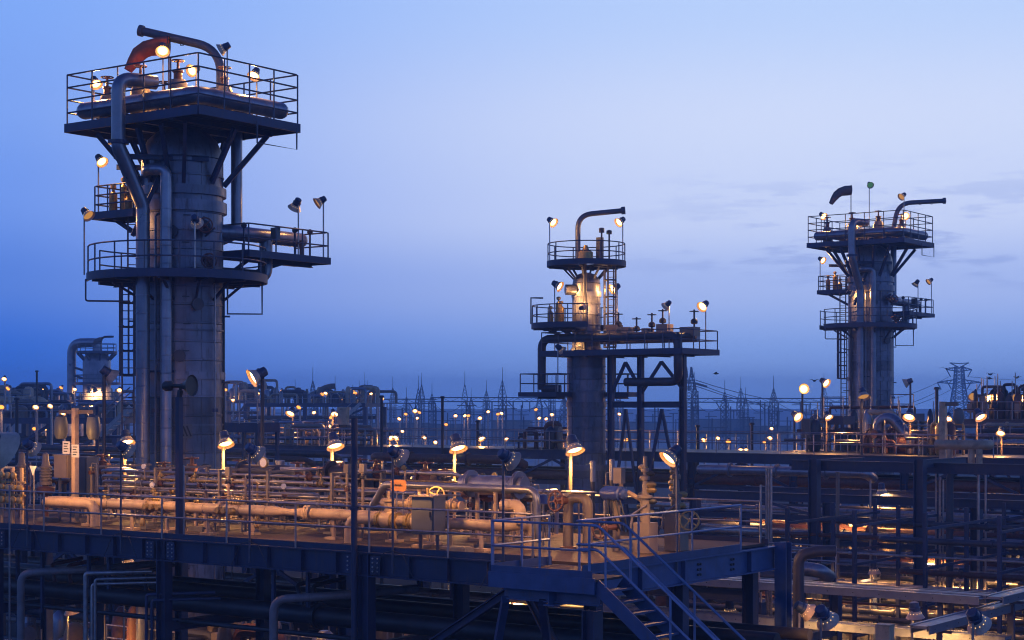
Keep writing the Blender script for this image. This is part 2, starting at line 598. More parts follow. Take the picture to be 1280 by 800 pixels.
# ------------------------------------------------------------------ ground
mat('sand', (.42, .39, .36), .95, 0, .25, .02, (.30, .27, .25), .6, streak=False)
g = MB().add([(-6000, -300, 0), (6000, -300, 0), (6000, 7500, 0), (-6000, 7500, 0)], [(0, 1, 2, 3)]).build('ground', 'sand')
g['kind'] = 'structure'
g['label'] = 'sandy plain around the plant'
yd = MB().add([(-260, -100, .004), (320, -100, .004), (320, 300, .004), (-260, 300, .004)], [(0, 1, 2, 3)]).build('pavement', 'ground')  # tone kept near black to stand in for shade below the decks
yd['kind'] = 'structure'
yd['label'] = 'dark paving under the plant, shade put into its tone'

_U = ['', 'first', 'second', 'third', 'fourth', 'fifth', 'sixth', 'seventh', 'eighth', 'ninth', 'tenth', 'eleventh', 'twelfth', 'thirteenth', 'fourteenth', 'fifteenth', 'sixteenth', 'seventeenth', 'eighteenth', 'nineteenth']
_T = ['', '', 'twenty', 'thirty', 'forty', 'fifty', 'sixty', 'seventy', 'eighty', 'ninety']
def nth(n):
    if n < 20: return _U[n]
    return _T[n // 10][:-1] + 'ieth' if n % 10 == 0 else _T[n // 10] + '-' + _U[n % 10]
ORD = [nth(i + 1) for i in range(99)]

# ------------------------------------------------------------------ the two broad process towers
def S(r, c, z):
    """tower-local point: r to the viewer's right of the axis, c towards the viewer"""
    return Vector((r * .68 + c * .73, r * .73 - c * .68, z))
def relief_valve(parent, x, y, z, hgt=.75, k=1.0):
    b = MB().lathe([(.30 * k, 0), (.30 * k, hgt * .8), (.22 * k, hgt), (.10 * k, hgt)], (x, y, z), n=14).build('valve_body', 'beige_box', parent)
    MB().lathe([(.13 * k, 0), (.13 * k, .28), (.17 * k, .30), (.17 * k, .36), (.06, .4), (.045, .75)], (x, y, z + hgt), n=10).build('bonnet', 'rust', b)
    inst('handwheel', wheel_mesh(.24, 'rust'), b, (x, y, z + hgt + .74))
def square_platform(name, root, x0, x1, y0, y1, z, rail_h=1.1, nr=2, sp=1.5, fas=.28, gap=None, sides=None, beams=True):
    b = MB()
    b.box(x0, x1, y0, y1, z - .05, z)
    t = .09
    for (p, q) in (((x0, y0), (x1, y0)), ((x1, y0), (x1, y1)), ((x1, y1), (x0, y1)), ((x0, y1), (x0, y0))):
        b.beam((p[0], p[1], z - fas / 2 + .03), (q[0], q[1], z - fas / 2 + .03), t, fas + .06)
    pl = b.build(name, 'paint', root)
    if beams:
        n = max(2, int((x1 - x0) / 1.5))
        for i in range(1, n):
            x = x0 + (x1 - x0) * i / n
            MB().ibeam((x, y0 + .06, z - .19), (x, y1 - .06, z - .19), .26, .14).build('floor_beam', 'paint', pl)
    loop = [(x0, y0, z), (x1, y0, z), (x1, y1, z), (x0, y1, z)]
    e = .06
    loop = [(x0 + e, y0 + e, z), (x1 - e, y0 + e, z), (x1 - e, y1 - e, z), (x0 + e, y1 - e, z)]
    if sides is None:
        handrail(pl, loop, rail_h, nr, sp, .033, closed=True, m='paint_rail')
    else:
        handrail(pl, [loop[i] for i in sides], rail_h, nr, sp, .033, m='paint_rail')
    return pl
mat('davit', (.10, .105, .13), .45, .2, .15, 2, (.08, .06, .05), .4)
mat('paint_rail', (.075, .08, .11), .45, .2, .2, 5, (.12, .08, .06), .4)

def ring_platform(name, root, r0, r1, z, a0, a1, rail_h=1.1, nr=2, sp=1.3, brackets=10, c=(0, 0)):
    b = MB().annulus(r0, r1, z - .05, z, a0, a1, 48, c)
    b.annulus(r1 - .05, r1 + .02, z - .22, z + .10, a0, a1, 48, c)
    pl = b.build(name, 'paint', root)
    for i in range(brackets):
        t = a0 + (a1 - a0) * (i + .5) / brackets
        cs, sn = math.cos(t), math.sin(t)
        q = MB()
        q.ibeam((r0 * cs, r0 * sn, z - .17), (c[0] + (r1 - .08) * cs, c[1] + (r1 - .08) * sn, z - .17), .22, .12)
        q.beam(((r0 - .05) * cs, (r0 - .05) * sn, z - .95), (c[0] + (r1 - .9) * cs, c[1] + (r1 - .9) * sn, z - .28), .09, .09)
        q.build('bracket', 'paint', pl)
    n = 30
    handrail(pl, [(c[0] + (r1 - .05) * math.cos(a0 + (a1 - a0) * i / n), c[1] + (r1 - .05) * math.sin(a0 + (a1 - a0) * i / n), z) for i in range(n + 1)],
             rail_h, nr, sp, .033, m='paint_rail')
    return pl

VR = 1.6
def ribs(b, r, h):
    for i in range(7):
        t = 2 * math.pi * i / 7
        p = Vector(((r + .006) * math.cos(t), (r + .006) * math.sin(t), 0))
        b.beam(p + Vector((0, 0, .05)), p + Vector((0, 0, h - .035)), .05, .022, up=(math.cos(t), math.sin(t), 0))
    return b
def band_mesh(r, h, m='shell'):
    return cached(('band', r, h, m), lambda: ribs(MB().lathe([(r - .04, -.02), (r + .026, -.02), (r + .026, .04), (r, .052), (r, h - .04), (r - .04, h - .02)], n=40), r, h).mesh('cladding_band', m))
def build_tower():
    root = thing('process_tower', '', 'tower')
    MB().lathe([(1.9, 0), (1.9, .25), (1.66, .3), (1.66, .52)], n=36).build('skirt_base', 'concrete', root)
    hb, z = .72, .5
    while z < 21.2:
        inst('cladding_band', band_mesh(VR, hb), root, (0, 0, z), rz=R(9) * (int(z * 7) % 5))
        z += hb
    MB().lathe([(VR, 0), (1.56, .3), (1.35, .75), (1.02, 1.05), (.8, 1.2), (.3, 1.3), (.01, 1.31)], (0, 0, z), n=40).build('top_head', 'shell', root)
    for zz, rr, hh in ((19.9, 1.72, .34), (19.25, 1.74, .42), (12.7, 1.68, .3), (6.4, 1.68, .3), (14.6, 1.66, .06), (10.9, 1.65, .06)):
        MB().lathe([(VR - .02, 0), (rr, 0), (rr, hh), (VR - .02, hh)], (0, 0, zz), n=40).build('stiffener_ring', 'shell', root)
    # upright seam on the side seen, with clips
    p = S(.1, VR + .004, 0)
    b = MB().beam((p.x, p.y, .5), (p.x, p.y, 20.4), .10, .03, up=(.68, .73, 0))
    b.build('seam_strip', 'shell', root)
    for i in range(18):
        q = S(.12 + (i % 2) * .05, VR + .03, 1.2 + i * 1.05)
        MB().beam(q + S(-.14, 0, 0), q + S(.14, 0, 0), .05, .035).build('seam_clip', 'dark', root)

    # top platform with its tall four-bar railing
    top = square_platform('top_platform', root, -3.75, 3.75, -2.73, 2.73, 22.75, 2.0, 4, 1.45, .28)
    for x, y in ((-2.5, -2.2), (0, -2.3), (2.5, -2.2), (2.9, 0), (2.6, 2.1), (0, 2.3), (-2.6, 2.1), (-2.9, 0), (1.3, -2.3), (-1.3, -2.3)):
        d = Vector((x, y, 0)).normalized()
        MB().ibeam(d * (VR + .02) + Vector((0, 0, 20.35)), (x, y, 22.38), .2, .14).build('brace', 'paint', root)
    MB().tube([(3.9, .2, 22.6), (3.9, .2, 21.75), (3.9, 2.4, 21.75), (3.9, 2.4, 22.6)], .035, 6).build('hanger_frame', 'paint_rail', root)
    # girdle beam under the head
    for s_ in (-1, 1):
        MB().ibeam(S(-2.6, 1.55 * s_, 21.25), S(1.0, 1.55 * s_, 21.25), .2, .16).build('girdle_beam', 'paint', root)
    # header pipes on the platform
    b = MB().tube([(-3.15, -2.28, 23.32), (3.2, -2.28, 23.32), (3.2, 2.25, 23.32)], .33, 14, .6)
    b.lathe([(.33, 0), (.28, .13), (.15, .22), (.01, .24)], (-3.15, -2.28, 23.32), (-1, 0, 0), 14)
    b.lathe([(.33, 0), (.28, .13), (.15, .22), (.01, .24)], (3.2, 2.25, 23.32), (0, 1, 0), 14)
    b.build('header_pipe', 'clad', root)
    b = MB().tube([(-2.9, 1.3, 23.25), (2.4, 1.3, 23.25)], .22, 12)
    b.build('header_pipe', 'clad', root)
    for x in (-2.2, -.7, 1.0, 2.3):
        MB().box(x - .1, x + .1, -2.2, -1.85, 22.75, 22.98).build('pipe_saddle', 'paint', root)
        MB().tube([(x, -1.85, 23.2), (x, 0, 23.2), (x, 1.15, 23.2)], .13, 10).build('cross_pipe', 'pipe_grey', root)
    MB().lathe([(.7, 0), (.75, .5), (.6, .85), (.3, 1.0), (.01, 1.02)], (-.3, .2, 22.75), n=20).build('top_nozzle', 'clad', root)
    for x, y, k in ((-2.75, -1.45, 1.1), (-.75, -1.5, 1.35), (1.25, -1.4, 1.3), (2.45, -.1, 1.1), (-1.7, .6, .9)):
        relief_valve(root, x, y, 22.75, 1.45 if k > 1.2 else 1.25, k)
    for x, y in ((-1.2, -.4), (.6, .9), (2.9, -1.2), (.3, -1.35), (-2.3, .3)):
        valve(root, (x, y, 23.35), .09, 'rust', R(30), 'dark')
        MB().cyl((x, y, 22.75), (x, y, 23.3), .05, n=6).build('stub', 'pipe_grey', root)
    # big overhead line leaving the platform and running down the front
    b = MB().tube([S(-1.0, 1.7, 24.1), S(-2.4, 2.35, 24.1), S(-2.4, 2.35, 21.5), S(-1.5, 1.75, 19.3), S(-1.5, 1.75, .6)], .27, 14, .55, 7)
    pm = b.build('overhead_pipe', 'clad', root)
    for i in range(26):
        zz = 1.2 + i * .7
        if zz < 19: MB().lathe([(.275, 0), (.285, .01), (.285, .04), (.275, .05)], S(-1.5, 1.75, zz), n=14).build('pipe_band', 'clad', pm)
    MB().lathe([(.27, 0), (.40, 0), (.40, .14), (.27, .14)], S(-2.4, 2.35, 21.6), n=14).build('collar', 'paint', root)
    b = MB().tube([S(-1.35, .4, 20.75), S(-1.3, 1.85, 20.75), S(-.62, 1.95, 20.75), S(-.62, 1.95, .6)], .225, 14, .5, 7)
    pm = b.build('downcomer_pipe', 'clad', root)
    for i in range(27):
        MB().lathe([(.23, 0), (.24, .01), (.24, .04), (.23, .05)], S(-.62, 1.95, 1.0 + i * .7), n=14).build('pipe_band', 'clad', pm)
    for zz in (5, 9, 13, 17.5):
        MB().beam(S(-1.6, 1.2, zz), S(-.3, 1.75, zz), .12, .08).build('pipe_clamp', 'paint', root)
    MB().beam(S(-.55, 1.3, 21.3), S(-1.9, 1.6, 18.2), .12, .16).build('brace', 'paint', root)
    # line at the back right
    MB().tube([S(2.15, -.8, 22.7), S(2.15, -.8, 18.6), S(1.3, -.4, 18.2)], .23, 14, .4).build('side_pipe', 'clad', root)
    # right hand balcony with its heavy cross-over pipe
    square_platform('side_platform', root, .55, 2.5, 1.15, 5.9, 17.75, 1.1, 2, 1.5, .22, sides=(0, 1, 2, 3))
    for yy in (2.2, 4.2):
        MB().ibeam((.6, 1.2 if yy < 3 else 1.25, 16.5), (1.5, yy, 17.55), .16, .12).build('brace', 'paint', root)
    b = MB().tube([(.9, .6, 18.55), (1.35, 1.3, 18.55), (1.35, 5.4, 18.55)], .30, 14, .4)
    b.lathe([(.30, 0), (.25, .12), (.12, .2), (.01, .21)], (1.35, 5.4, 18.55), (0, 1, 0), 14)
    b.build('crossover_pipe', 'clad', root)
    MB().tube([(1.35, 3.3, 18.5), (1.35, 3.3, 16.9), (1.1, .9, 16.9)], .27, 14, .4).build('return_pipe', 'clad', root)
    MB().tube([(1.75, 5.0, 18.5), (1.75, 5.0, 17.75)], .1, 8).build('pipe_prop', 'pipe_grey', root)
    for x, y, z in ((2.2, 4.1, 17.8), (2.2, 5.0, 17.8), (1.9, 1.5, 17.8)):
        MB().beam((x, y, z), (x, y, z + .9), .06, .06).build('gauge_post', 'paint_rail', root)
        gq = MB().lathe([(.1, -.05), (.12, -.03), (.12, .04), (.01, .05)], (x, y, z + 1.02), (.7, -.7, 0), 10).build('gauge', 'dark', root)
    b = MB().box(1.9, 2.25, 3.0, 3.2, 18.3, 18.85)
    b.build('junction_box', 'grey_box', root)
    valve(root, S(.85, 1.75, 18.6), .16, 'pipe_grey', R(-45), 'rust', .28, quat=Vector((0, 0, 1)).rotation_difference(Vector((.73, -.68, 0))))
    MB().box(.75, 1.45, .0, .75, 18.15, 18.9).build('nozzle_box', 'clad', root)
    valve(root, S(1.0, 2.2, 17.2), .13, 'rust', R(-45), 'rust', .28, quat=Vector((0, 0, 1)).rotation_difference(Vector((.73, -.68, 0))))
    # ring platform
    ring_platform('ring_platform', root, VR + .06, 3.5, 16.75, R(-130), R(200), 1.15, 2, 1.3, 11, c=(-.15, -.1))
    b = MB().tube([S(-3.7, .5, 16.6), S(-3.7, .5, 15.75), S(-2.0, .5, 15.75)], .035, 6, .1)
    b.build('hanger_frame', 'paint_rail', root)
    b = MB().tube([S(1.75, .5, 16.5), S(1.75, .5, 15.3), S(3.1, .6, 15.3), S(3.1, .6, 16.5)], .04, 6)
    b.build('hanger_frame', 'paint_rail', root)
    # left balcony
    square_platform('side_platform', root, -3.5, -1.1, -1.55, .1, 19.35, 1.1, 3, .8, .24, sides=(1, 0, 3, 2))
    MB().ibeam((-1.2, -.8, 18.2), (-2.9, -.8, 19.1), .16, .12).build('brace', 'paint', root)
    for x, y, h in ((-2.9, -1.0, 1.0), (-2.4, -.9, 1.25), (-2.6, -.4, .8), (-1.9, -1.1, .7)):
        b = MB().lathe([(.12, 0), (.16, .1), (.16, h - .2), (.07, h - .1), (.05, h), (.12, h + .04), (.12, h + .16), (.03, h + .2)], (x, y, 19.35), n=10)
        b.build('instrument', 'brass', root)
    # ladders
    pl = S(-2.1, .1, 0)
    ladder(root, pl.x, pl.y, 4.0, 16.6, R(-43) - R(90), .45, (12.9, 16.4), 'paint_rail')
    pr = S(-1.75, -.3, 0)
    for zz in (6, 9, 12, 15):
        MB().beam(S(-1.4, -.2, zz), S(-2.1, .05, zz), .06, .06).build('ladder_bracket', 'paint_rail', root)
    pl = S(-1.9, -.6, 0)
    ladder(root, pl.x, pl.y, 16.75, 20.4, R(-43) - R(90), .45, None, 'paint_rail')
    MB().cyl(S(-1.72, .5, .4), S(-1.72, .5, 16.6), .085, n=8).build('riser', 'pipe_grey', root)
    for r_ in (1.5, 1.62):
        MB().cyl(S(r_, .35, .4), S(r_, .35, 16.5), .035, n=6).build('riser', 'pipe_grey', root)
    for zz in (5.5, 9.2, 12.6, 15.2):
        MB().beam(S(1.2, .3, zz), S(1.85, .4, zz), .07, .07).build('riser_clip', 'paint', root)
    for r_, c_, rr_, z1 in ((-1.02, 1.62, .045, 19.0), (1.25, 1.25, .03, 16.4)):
        q_ = MB().tube([S(r_, c_, .4), S(r_, c_, z1), S(r_ * .8, c_ * .8, z1 + .15)], rr_, 8, .12)
        q_.build('tracer_pipe', 'clad', root)
        for zz in (3.5, 7.5, 11.5):
            MB().beam(S(r_ - .12, c_, zz), S(r_ + .12, c_, zz), .05, .14).build('pipe_clip', 'paint', root)
    for zz, r_ in ((15.6, .5), (13.6, -.1), (9.2, .75), (18.4, -.35), (8.0, -.2)):
        q_ = MB().lathe([(.16, 0), (.16, .22), (.24, .22), (.24, .3), (.02, .3)], S(r_, 1.5, zz), S(r_, 1.5, 0), 12)
        q_.build('nozzle', 'pipe_grey', root)
    # striped plate
    b = MB()
    q = S(.12, VR + .06, 10.7)
    b.beam(q + Vector((0, 0, -.27)), q + Vector((0, 0, .27)), .5, .02, up=(.73, -.68, 0))
    pl = b.build('sign_plate', 'grey_box', root)
    for k in range(3):
        o = S(-.16 + k * .14, .02, 0)
        MB().beam(q + o + S(-.08, 0, .2), q + o + S(.08, 0, -.2), .02, .06, up=(0, 0, 1)).build('stripe', 'black', pl)
    # davit
    b = MB().tube([(0, 0, 0), (0, 0, 3.05), (3.2, 0, 3.85)], .17, 12, 1.25, 8)
    b.lathe([(.17, -.02), (.23, -.02), (.23, .16), (.17, .16)], (3.2, 0, 3.85), (1, 0, .25), 10)
    dv = b.build('davit_arm', 'davit', root)
    dv.location = (1.15, .95, 22.75)
    dv.rotation_euler = (0, 0, R(216 - 8))
    for t in (1.5, 2.3):
        MB().tube([(t, 0, 3.27 + (t - 1.1) * .25), (t + .02, 0, 3.14 + (t - 1.1) * .25), (t + .14, 0, 3.14 + (t - 1.1) * .25), (t + .16, 0, 3.3 + (t - 1.1) * .25)], .02, 5).build('shackle', 'dark', dv)
    return root

TX, TY = (228 - 640) / FPX * 68, 68.0
tower = build_tower()
tower.location = (TX, TY, 0)
tower.rotation_euler = (0, 0, RZ)
tower['label'] = 'tallest and broadest grey process tower, wide railed platform on top, beside the small far vessel'
tower['group'] = 'twin process towers'
T2Y = 126.0
T2X = (1088 - 640) / FPX * T2Y
tower2 = copy_tree(tower)
tower2.location = (T2X, T2Y, .8)
tower2['label'] = 'more distant twin of the broad tower, standing near the lattice power pylon'
for ch in tower2.children:
    if ch.name.startswith('davit_arm'):
        ch.rotation_euler = (R(0), R(11), R(36))
def TW(o, v):
    v = Vector(v)
    l = o.location
    return Vector((l.x + v.x * CS + v.y * SN, l.y - v.x * SN + v.y * CS, l.z + v.z))

def windsock(base, h, label, m, rz, L=1.5):
    t = thing('windsock', label, 'windsock', base, rz)
    MB().cyl((0, 0, 0), (0, 0, h), .035, n=8).build('pole', 'paint_rail', t)
    MB().tube([(.0 + .34 * 0, .36 * math.cos(a), h - .05 + .36 * math.sin(a)) for a in [2 * math.pi * i / 14 for i in range(15)]], .02, 5).build('hoop', 'dark', t)
    # tapering cloth sleeve that sags towards its tail
    path = [(0, 0, h - .05, .36), (.35, 0, h - .08, .35), (.75, 0, h - .2, .32), (1.0, 0, h - .42, .28), (1.22, 0, h - .75, .22), (1.42, 0, h - 1.08, .15)]
    b = MB()
    n = 14
    vs, fs = [], []
    for k, (x, y, z, r) in enumerate(path):
        k2 = min(k + 1, len(path) - 1); k1 = max(k - 1, 0)
        d = Vector((path[k2][0] - path[k1][0], 0, path[k2][2] - path[k1][2])).normalized()
        u = Vector((-d.z, 0, d.x))
        for i in range(n):
            a = 2 * math.pi * i / n
            rr = r * (1 + .06 * math.sin(3 * a + k) + .07 * math.sin(5 * a - 1.7 * k) * (k > 0))
            v = Vector((x, 0, z)) + u * (rr * math.sin(a)) * 1.0 + Vector((0, rr * math.cos(a), 0))
            vs.append((v.x * L / 1.5, v.y, v.z))
    for k in range(len(path) - 1):
        for i in range(n):
            j = (i + 1) % n
            fs.append((k * n + i, k * n + j, (k + 1) * n + j, (k + 1) * n + i))
    b.add(vs, fs)
    b.build('sleeve', m, t)
    return t
windsock(TW(tower, (-.45, -.3, 22.75)), 3.25, 'dull red windsock drooping over the broad tower top', 'sock', R(182), 1.7)
windsock(TW(tower2, (-2.0, 1.0, 22.75)), 4.25, 'grey-brown windsock above the more distant twin tower', 'sock_grey', R(182), 1.6)

def tl(o, v, h, d, label, power=0, group=None, **kw):
    return lamp(TW(o, v), h, d, label, power, group, **kw)
G1, G2 = 'floodlights on the broad tower', 'floodlights on the more distant twin tower'
tl(tower, (-3.55, -1.45, 22.75), 1.85, (.4, -.55, -.75), 'lit floodlight at the windsock-side corner of the broad tower top', 120, G1)
tl(tower, (-.35, -.7, 22.75), 2.9, (.1, -.7, -.7), 'lit floodlight beside the red windsock mouth on the broad tower', 140, G1, sc=1.1)
tl(tower, (1.25, -.45, 22.75), 1.95, (-.5, -.8, -.4), 'lit floodlight low behind the railing at the middle of the broad tower top', 90, G1)
tl(tower, (2.6, 1.5, 22.75), 1.95, (-.25, -.6, -.8), 'lit floodlight beyond the davit foot on the broad tower top', 120, G1)
tl(tower, (3.0, -.5, 22.75), 2.6, (-.9, .1, -.5), 'dark-backed floodlight on the pole next to the davit arm of the broad tower', 40, G1, lens='lens_low')
tl(tower, (-3.45, -1.3, 19.35), 2.15, (.6, -.5, -.7), 'lit floodlight over the instruments on the small side balcony of the broad tower', 70, G1)
tl(tower, S(-3.75, .6, 16.75), 2.35, (.75, -.45, -.8), 'dim floodlight at the rim of the broad tower ring platform', 25, G1, lens='lens_low')
tl(tower, (2.4, 5.6, 17.75), 2.35, (-.85, -.3, -.6), 'tall dim floodlight at the outer end of the broad tower pipe balcony', 20, G1, lens='lens_low')
tl(tower, (2.3, 4.2, 17.75), 2.1, (-.5, .5, -.85), 'turned-away floodlight over the gauges on the broad tower pipe balcony', 12, G1, lens='lens_low', sc=1.1)
tl(tower, S(.45, 3.3, 16.75), 1.9, (.1, .9, -.5), 'unlit floodlight in front of the broad tower ring platform railing', 0, G1, lens='lens_low')

tl(tower2, (-3.5, -.9, 22.75), 2.2, (.45, -.75, -.6), 'lit floodlight under the grey windsock on the distant twin tower', 120, G2, sc=1.15)
tl(tower2, (-.5, -.6, 22.75), 1.5, (.1, -1, -.3), 'lit floodlight low at the middle of the distant twin tower top', 120, G2, sc=1.2)
tl(tower2, (.0, -.2, 22.75), 4.3, (.1, -.9, -.5), 'small greenish lamp on the tallest pole of the distant twin tower', 0, G2, lens='lens_green', sc=1.0)
tl(tower2, (2.3, 1.0, 22.75), 2.0, (-.25, -1, -.5), 'lit floodlight by the davit foot of the distant twin tower', 120, G2, sc=1.2)
tl(tower2, (3.3, -1.6, 22.75), 3.1, (-.8, -.5, -.6), 'dim floodlight under the davit arm of the distant twin tower', 20, G2, lens='lens_low', sc=1.1)
tl(tower2, (-3.4, -1.3, 19.35), 2.3, (.6, -.7, -.5), 'lit floodlight over the side balcony of the distant twin tower', 70, G2, sc=1.1)
tl(tower2, S(-2.1, 1.0, 16.75), 2.3, (.85, .1, -.5), 'lit floodlight close to the shell above the distant twin tower ring platform', 130, G2, sc=1.1)
tl(tower2, (2.4, 5.6, 17.75), 2.5, (-.85, -.3, -.6), 'unlit floodlight at the outer end of the distant twin tower balcony', 0, G2, lens='lens_low')
tl(tower2, (2.3, 3.3, 17.75), 2.2, (-.5, .5, -.85), 'unlit squat floodlight over the pipe of the distant twin tower balcony', 0, G2, lens='lens_low', sc=1.1)
tl(tower2, S(-1.95, 1.0, 8.0), 2.4, (.8, .1, -.6), 'lit lamp on the lower shell of the distant twin tower', 160, G2, sc=1.1)

# ------------------------------------------------------------------ slim middle tower
MY = 98.5
MX = (733 - 640) / FPX * MY
def build_mid():
    root = thing('slim_tower', 'slim warm-lit process tower with two round platforms, between the twin towers', 'tower', (MX, MY, 0), RZ)
    MB().lathe([(1.4, 0), (1.4, .3), (1.15, .35), (1.15, .6)], n=28).build('skirt_base', 'concrete', root)
    z = .6
    while z < 14.2:
        inst('cladding_band', band_mesh(1.1, .7), root, (0, 0, z)); z += .7
    MB().lathe([(1.1, 0), (.8, .5)], (0, 0, z), n=28).build('cone', 'shell', root)
    z += .5
    while z < 18.6:
        inst('cladding_band', band_mesh(.8, .6), root, (0, 0, z)); z += .6
    MB().lathe([(.8, 0), (.76, .2), (.5, .5), (.2, .6), (.01, .62)], (0, 0, z), n=28).build('top_head', 'shell', root)
    for zz, rr in ((8.0, 1.2), (11.6, 1.17), (17.9, .86)):
        MB().lathe([(rr - .15, 0), (rr, 0), (rr, .3), (rr - .15, .3)], (0, 0, zz), n=28).build('stiffener_ring', 'shell', root)
    ring_platform('upper_platform', root, .75, 2.25, 19.85, R(-180), R(180), 1.1, 2, 1.1, 8)
    ring_platform('lower_platform', root, .85, 2.5, 16.3, R(-300), R(-40), 1.1, 2, 1.1, 8, c=(-.5, -.4))
    square_platform('side_platform', root, -2.9, -.3, -2.6, .2, 12.4, 1.1, 2, 1.2, .2)
    square_platform('side_platform', root, .6, 2.6, .3, 2.0, 12.4, 1.1, 2, 1.2, .2)
    b = MB().tube([(0, 0, 0), (0, 0, 2.75), (2.55, 0, 3.0)], .15, 12, .9, 8)
    b.lathe([(.15, -.02), (.22, -.02), (.22, .2), (.15, .2)], (2.5, 0, 3.0), (1, 0, .1), 10)
    d = b.build('davit_arm', 'davit', root)
    d.location = (-.35, -.35, 19.85)
    d.rotation_euler = (0, 0, R(36))
    MB().tube([S(-.3, .85, 19.8), S(-.3, .9, .6)], .11, 10).build('front_pipe', 'pipe_grey', root)
    MB().lathe([(.2, 0), (.42, .1), (.42, .6), (.2, .75), (.1, 1.0)], (.15, -.3, 19.85), n=12).build('exchanger', 'brass', root)
    MB().lathe([(.3, -.3), (.3, .3), (.2, .35)], S(-1.0, .3, 18.3), (.68, .73, 0), 12).build('nozzle', 'shell', root)
    for r_, c in ((.75, .6), (.85, .2), (1.5, -.6)):
        b = MB().cyl(S(r_, c, 19.85), S(r_, c, 21.6), .05, n=6)
        b.lathe([(.16, -.1), (.16, .1), (.05, .14)], S(r_, c, 21.7), n=8)
        b.build('instrument_mast', 'dark', root)
    MB().box(.6, .95, .1, .35, 20.1, 21.3).build('junction_box', 'dark', root)
    ladder(root, 1.55, .25, 12.4, 20.0, R(-43) + R(60), .45, (15.0, 19.4), 'paint_rail')
    ladder(root, .6, 1.35, 2, 12.4, R(-43) + R(60), .45, None, 'paint_rail')
    for x, y, h in ((-1.2, -.8, 1.2), (-1.7, -.4, 1.0), (-.9, -1.5, 1.4), (-1.6, -1.3, .9)):
        MB().lathe([(.12, 0), (.18, .1), (.18, h - .2), (.07, h - .1), (.05, h), (.13, h + .04), (.13, h + .16), (.03, h + .2)], (x, y, 16.3), n=10).build('instrument', 'brass', root)
    MB().tube([(-2.9, -1.4, 16.4), (-2.9, -1.4, 17.9), (-2.4, -.9, 17.9)], .05, 6).build('hanger_frame', 'paint_rail', root)
    return root
mid = build_mid()
G3 = 'floodlights on the slim tower'
tl(mid, S(-2.2, .2, 19.85), 2.3, (.7, -.6, -.6), 'lit floodlight over the slim tower top, opposite the davit arm tip', 60, G3, sc=1.15)
tl(mid, S(2.1, .2, 19.85), 2.4, (-.75, -.5, -.6), 'floodlight under the davit arm tip of the slim tower', 40, G3, sc=1.15)
tl(mid, S(-2.0, .6, 16.3), 2.2, (.8, -.4, -.5), 'lit floodlight by the exchanger side of the slim tower lower balcony', 110, G3, sc=1.25)
tl(mid, S(1.7, .5, 16.3), 2.1, (-.8, -.5, -.5), 'lit floodlight by the ladder of the slim tower', 60, G3, sc=1.25)
tl(mid, S(-.7, 1.6, 16.3), .9, (.3, .5, .2), 'small warm lamp washing the slim tower shell above its lower balcony', 110, G3, sc=.8)
tl(mid, S(-1.9, 1.0, 12.4), 2.5, (.5, .4, -.5), 'lit floodlight under the elbow of the slim tower pipe', 140, G3, sc=1.1)

# ------------------------------------------------------------------ steel frame beside the slim tower
def build_frame():
    # local x = a (towards the right), axis origin at the slim tower foot
    root = thing('steel_trestle', 'blue-grey braced steel frame carrying a railed pipe platform beside the slim tower', 'steel frame', TW(mid, (0, 0, 0)), RZ)
    cols = [(2.25, -.9), (4.2, -.9), (6.9, -.9)]
    for x, y in cols:
        MB().ibeam((x, y, 0), (x, y, 14.46), .30, .30, .03, .025, up=(1, 0, 0)).build('column', 'paint', root)
    for y in (-.9,):
        for z in (6.4, 11.75):
            MB().ibeam((2.25, y, z), (6.9, y, z), .34, .2).build('cross_beam', 'paint', root)
        for x0, x1 in ((2.25, 4.2), (4.2, 6.9)):
            xm = (x0 + x1) / 2
            for xe in (x0, x1):
                MB().beam((xm, y - .02, 14.1), (xe, y - .02, 12.6 if xe != x0 else 12.3), .14, .16).build('brace', 'paint', root)
                MB().beam((xm, y + .02, 11.5), (xe + (.25 if xe == x0 else -.25), y + .02, 6.6), .12, .15).build('brace', 'paint', root)
                MB().beam((xm, y + .02, 6.2), (xe + (.25 if xe == x0 else -.25), y + .02, .6), .16, .2).build('brace', 'paint', root)
    pl = square_platform('pipe_platform', root, -1.9, 7.4, -1.9, 2.2, 14.75, 1.1, 2, 1.15, .26)
    b = MB().tube([(-2.0, -1.6, 12.6), (-2.0, -1.6, 15.5), (7.0, -1.6, 15.5), (7.0, -1.6, 14.0), (6.8, -1.2, 13.0), (3.4, -1.2, 13.0)], .24, 12, .6, 6)
    b.build('loop_pipe', 'pipe_grey', root)
    MB().tube([(-2.0, -1.6, 12.65), (-1.0, -1.1, 12.65)], .24, 12).build('loop_pipe', 'pipe_grey', root)
    b = MB().tube([(-1.2, .6, 15.4), (7.0, .6, 15.4)], .2, 12)
    b.build('header_pipe', 'clad', root)
    for x, w, h in ((2.0, .7, .75), (2.9, .45, .6), (5.3, .7, .7), (6.9, .9, .5), (4.2, .4, .5)):
        MB().box(x - w / 2, x + w / 2, -.5, .2, 15.5, 15.5 + h).build('valve_block', 'beige_box', root)
    for x, h in ((2.3, 1.6), (3.5, 1.3), (4.5, 1.5), (5.2, 1.7), (7.2, 1.6)):
        b = MB().cyl((x, -.2, 15.3), (x, -.2, 14.75 + h + .6), .05, n=6)
        b.lathe([(.12, 0), (.2, .05), (.2, .2), (.1, .3)], (x, -.2, 14.75 + h - .2), n=8)
        b.build('valve_stem', 'dark', root)
        inst('handwheel', wheel_mesh(.24, 'dark'), root, (x, -.2, 14.75 + h + .5))
    for x in (1.0, 3.2, 5.0, 7.0):
        MB().tube([(x, -1.6, 15.5), (x, -.2, 15.5)], .16, 10).build('branch_pipe', 'pipe_grey', root)
    return root
frame = build_frame()
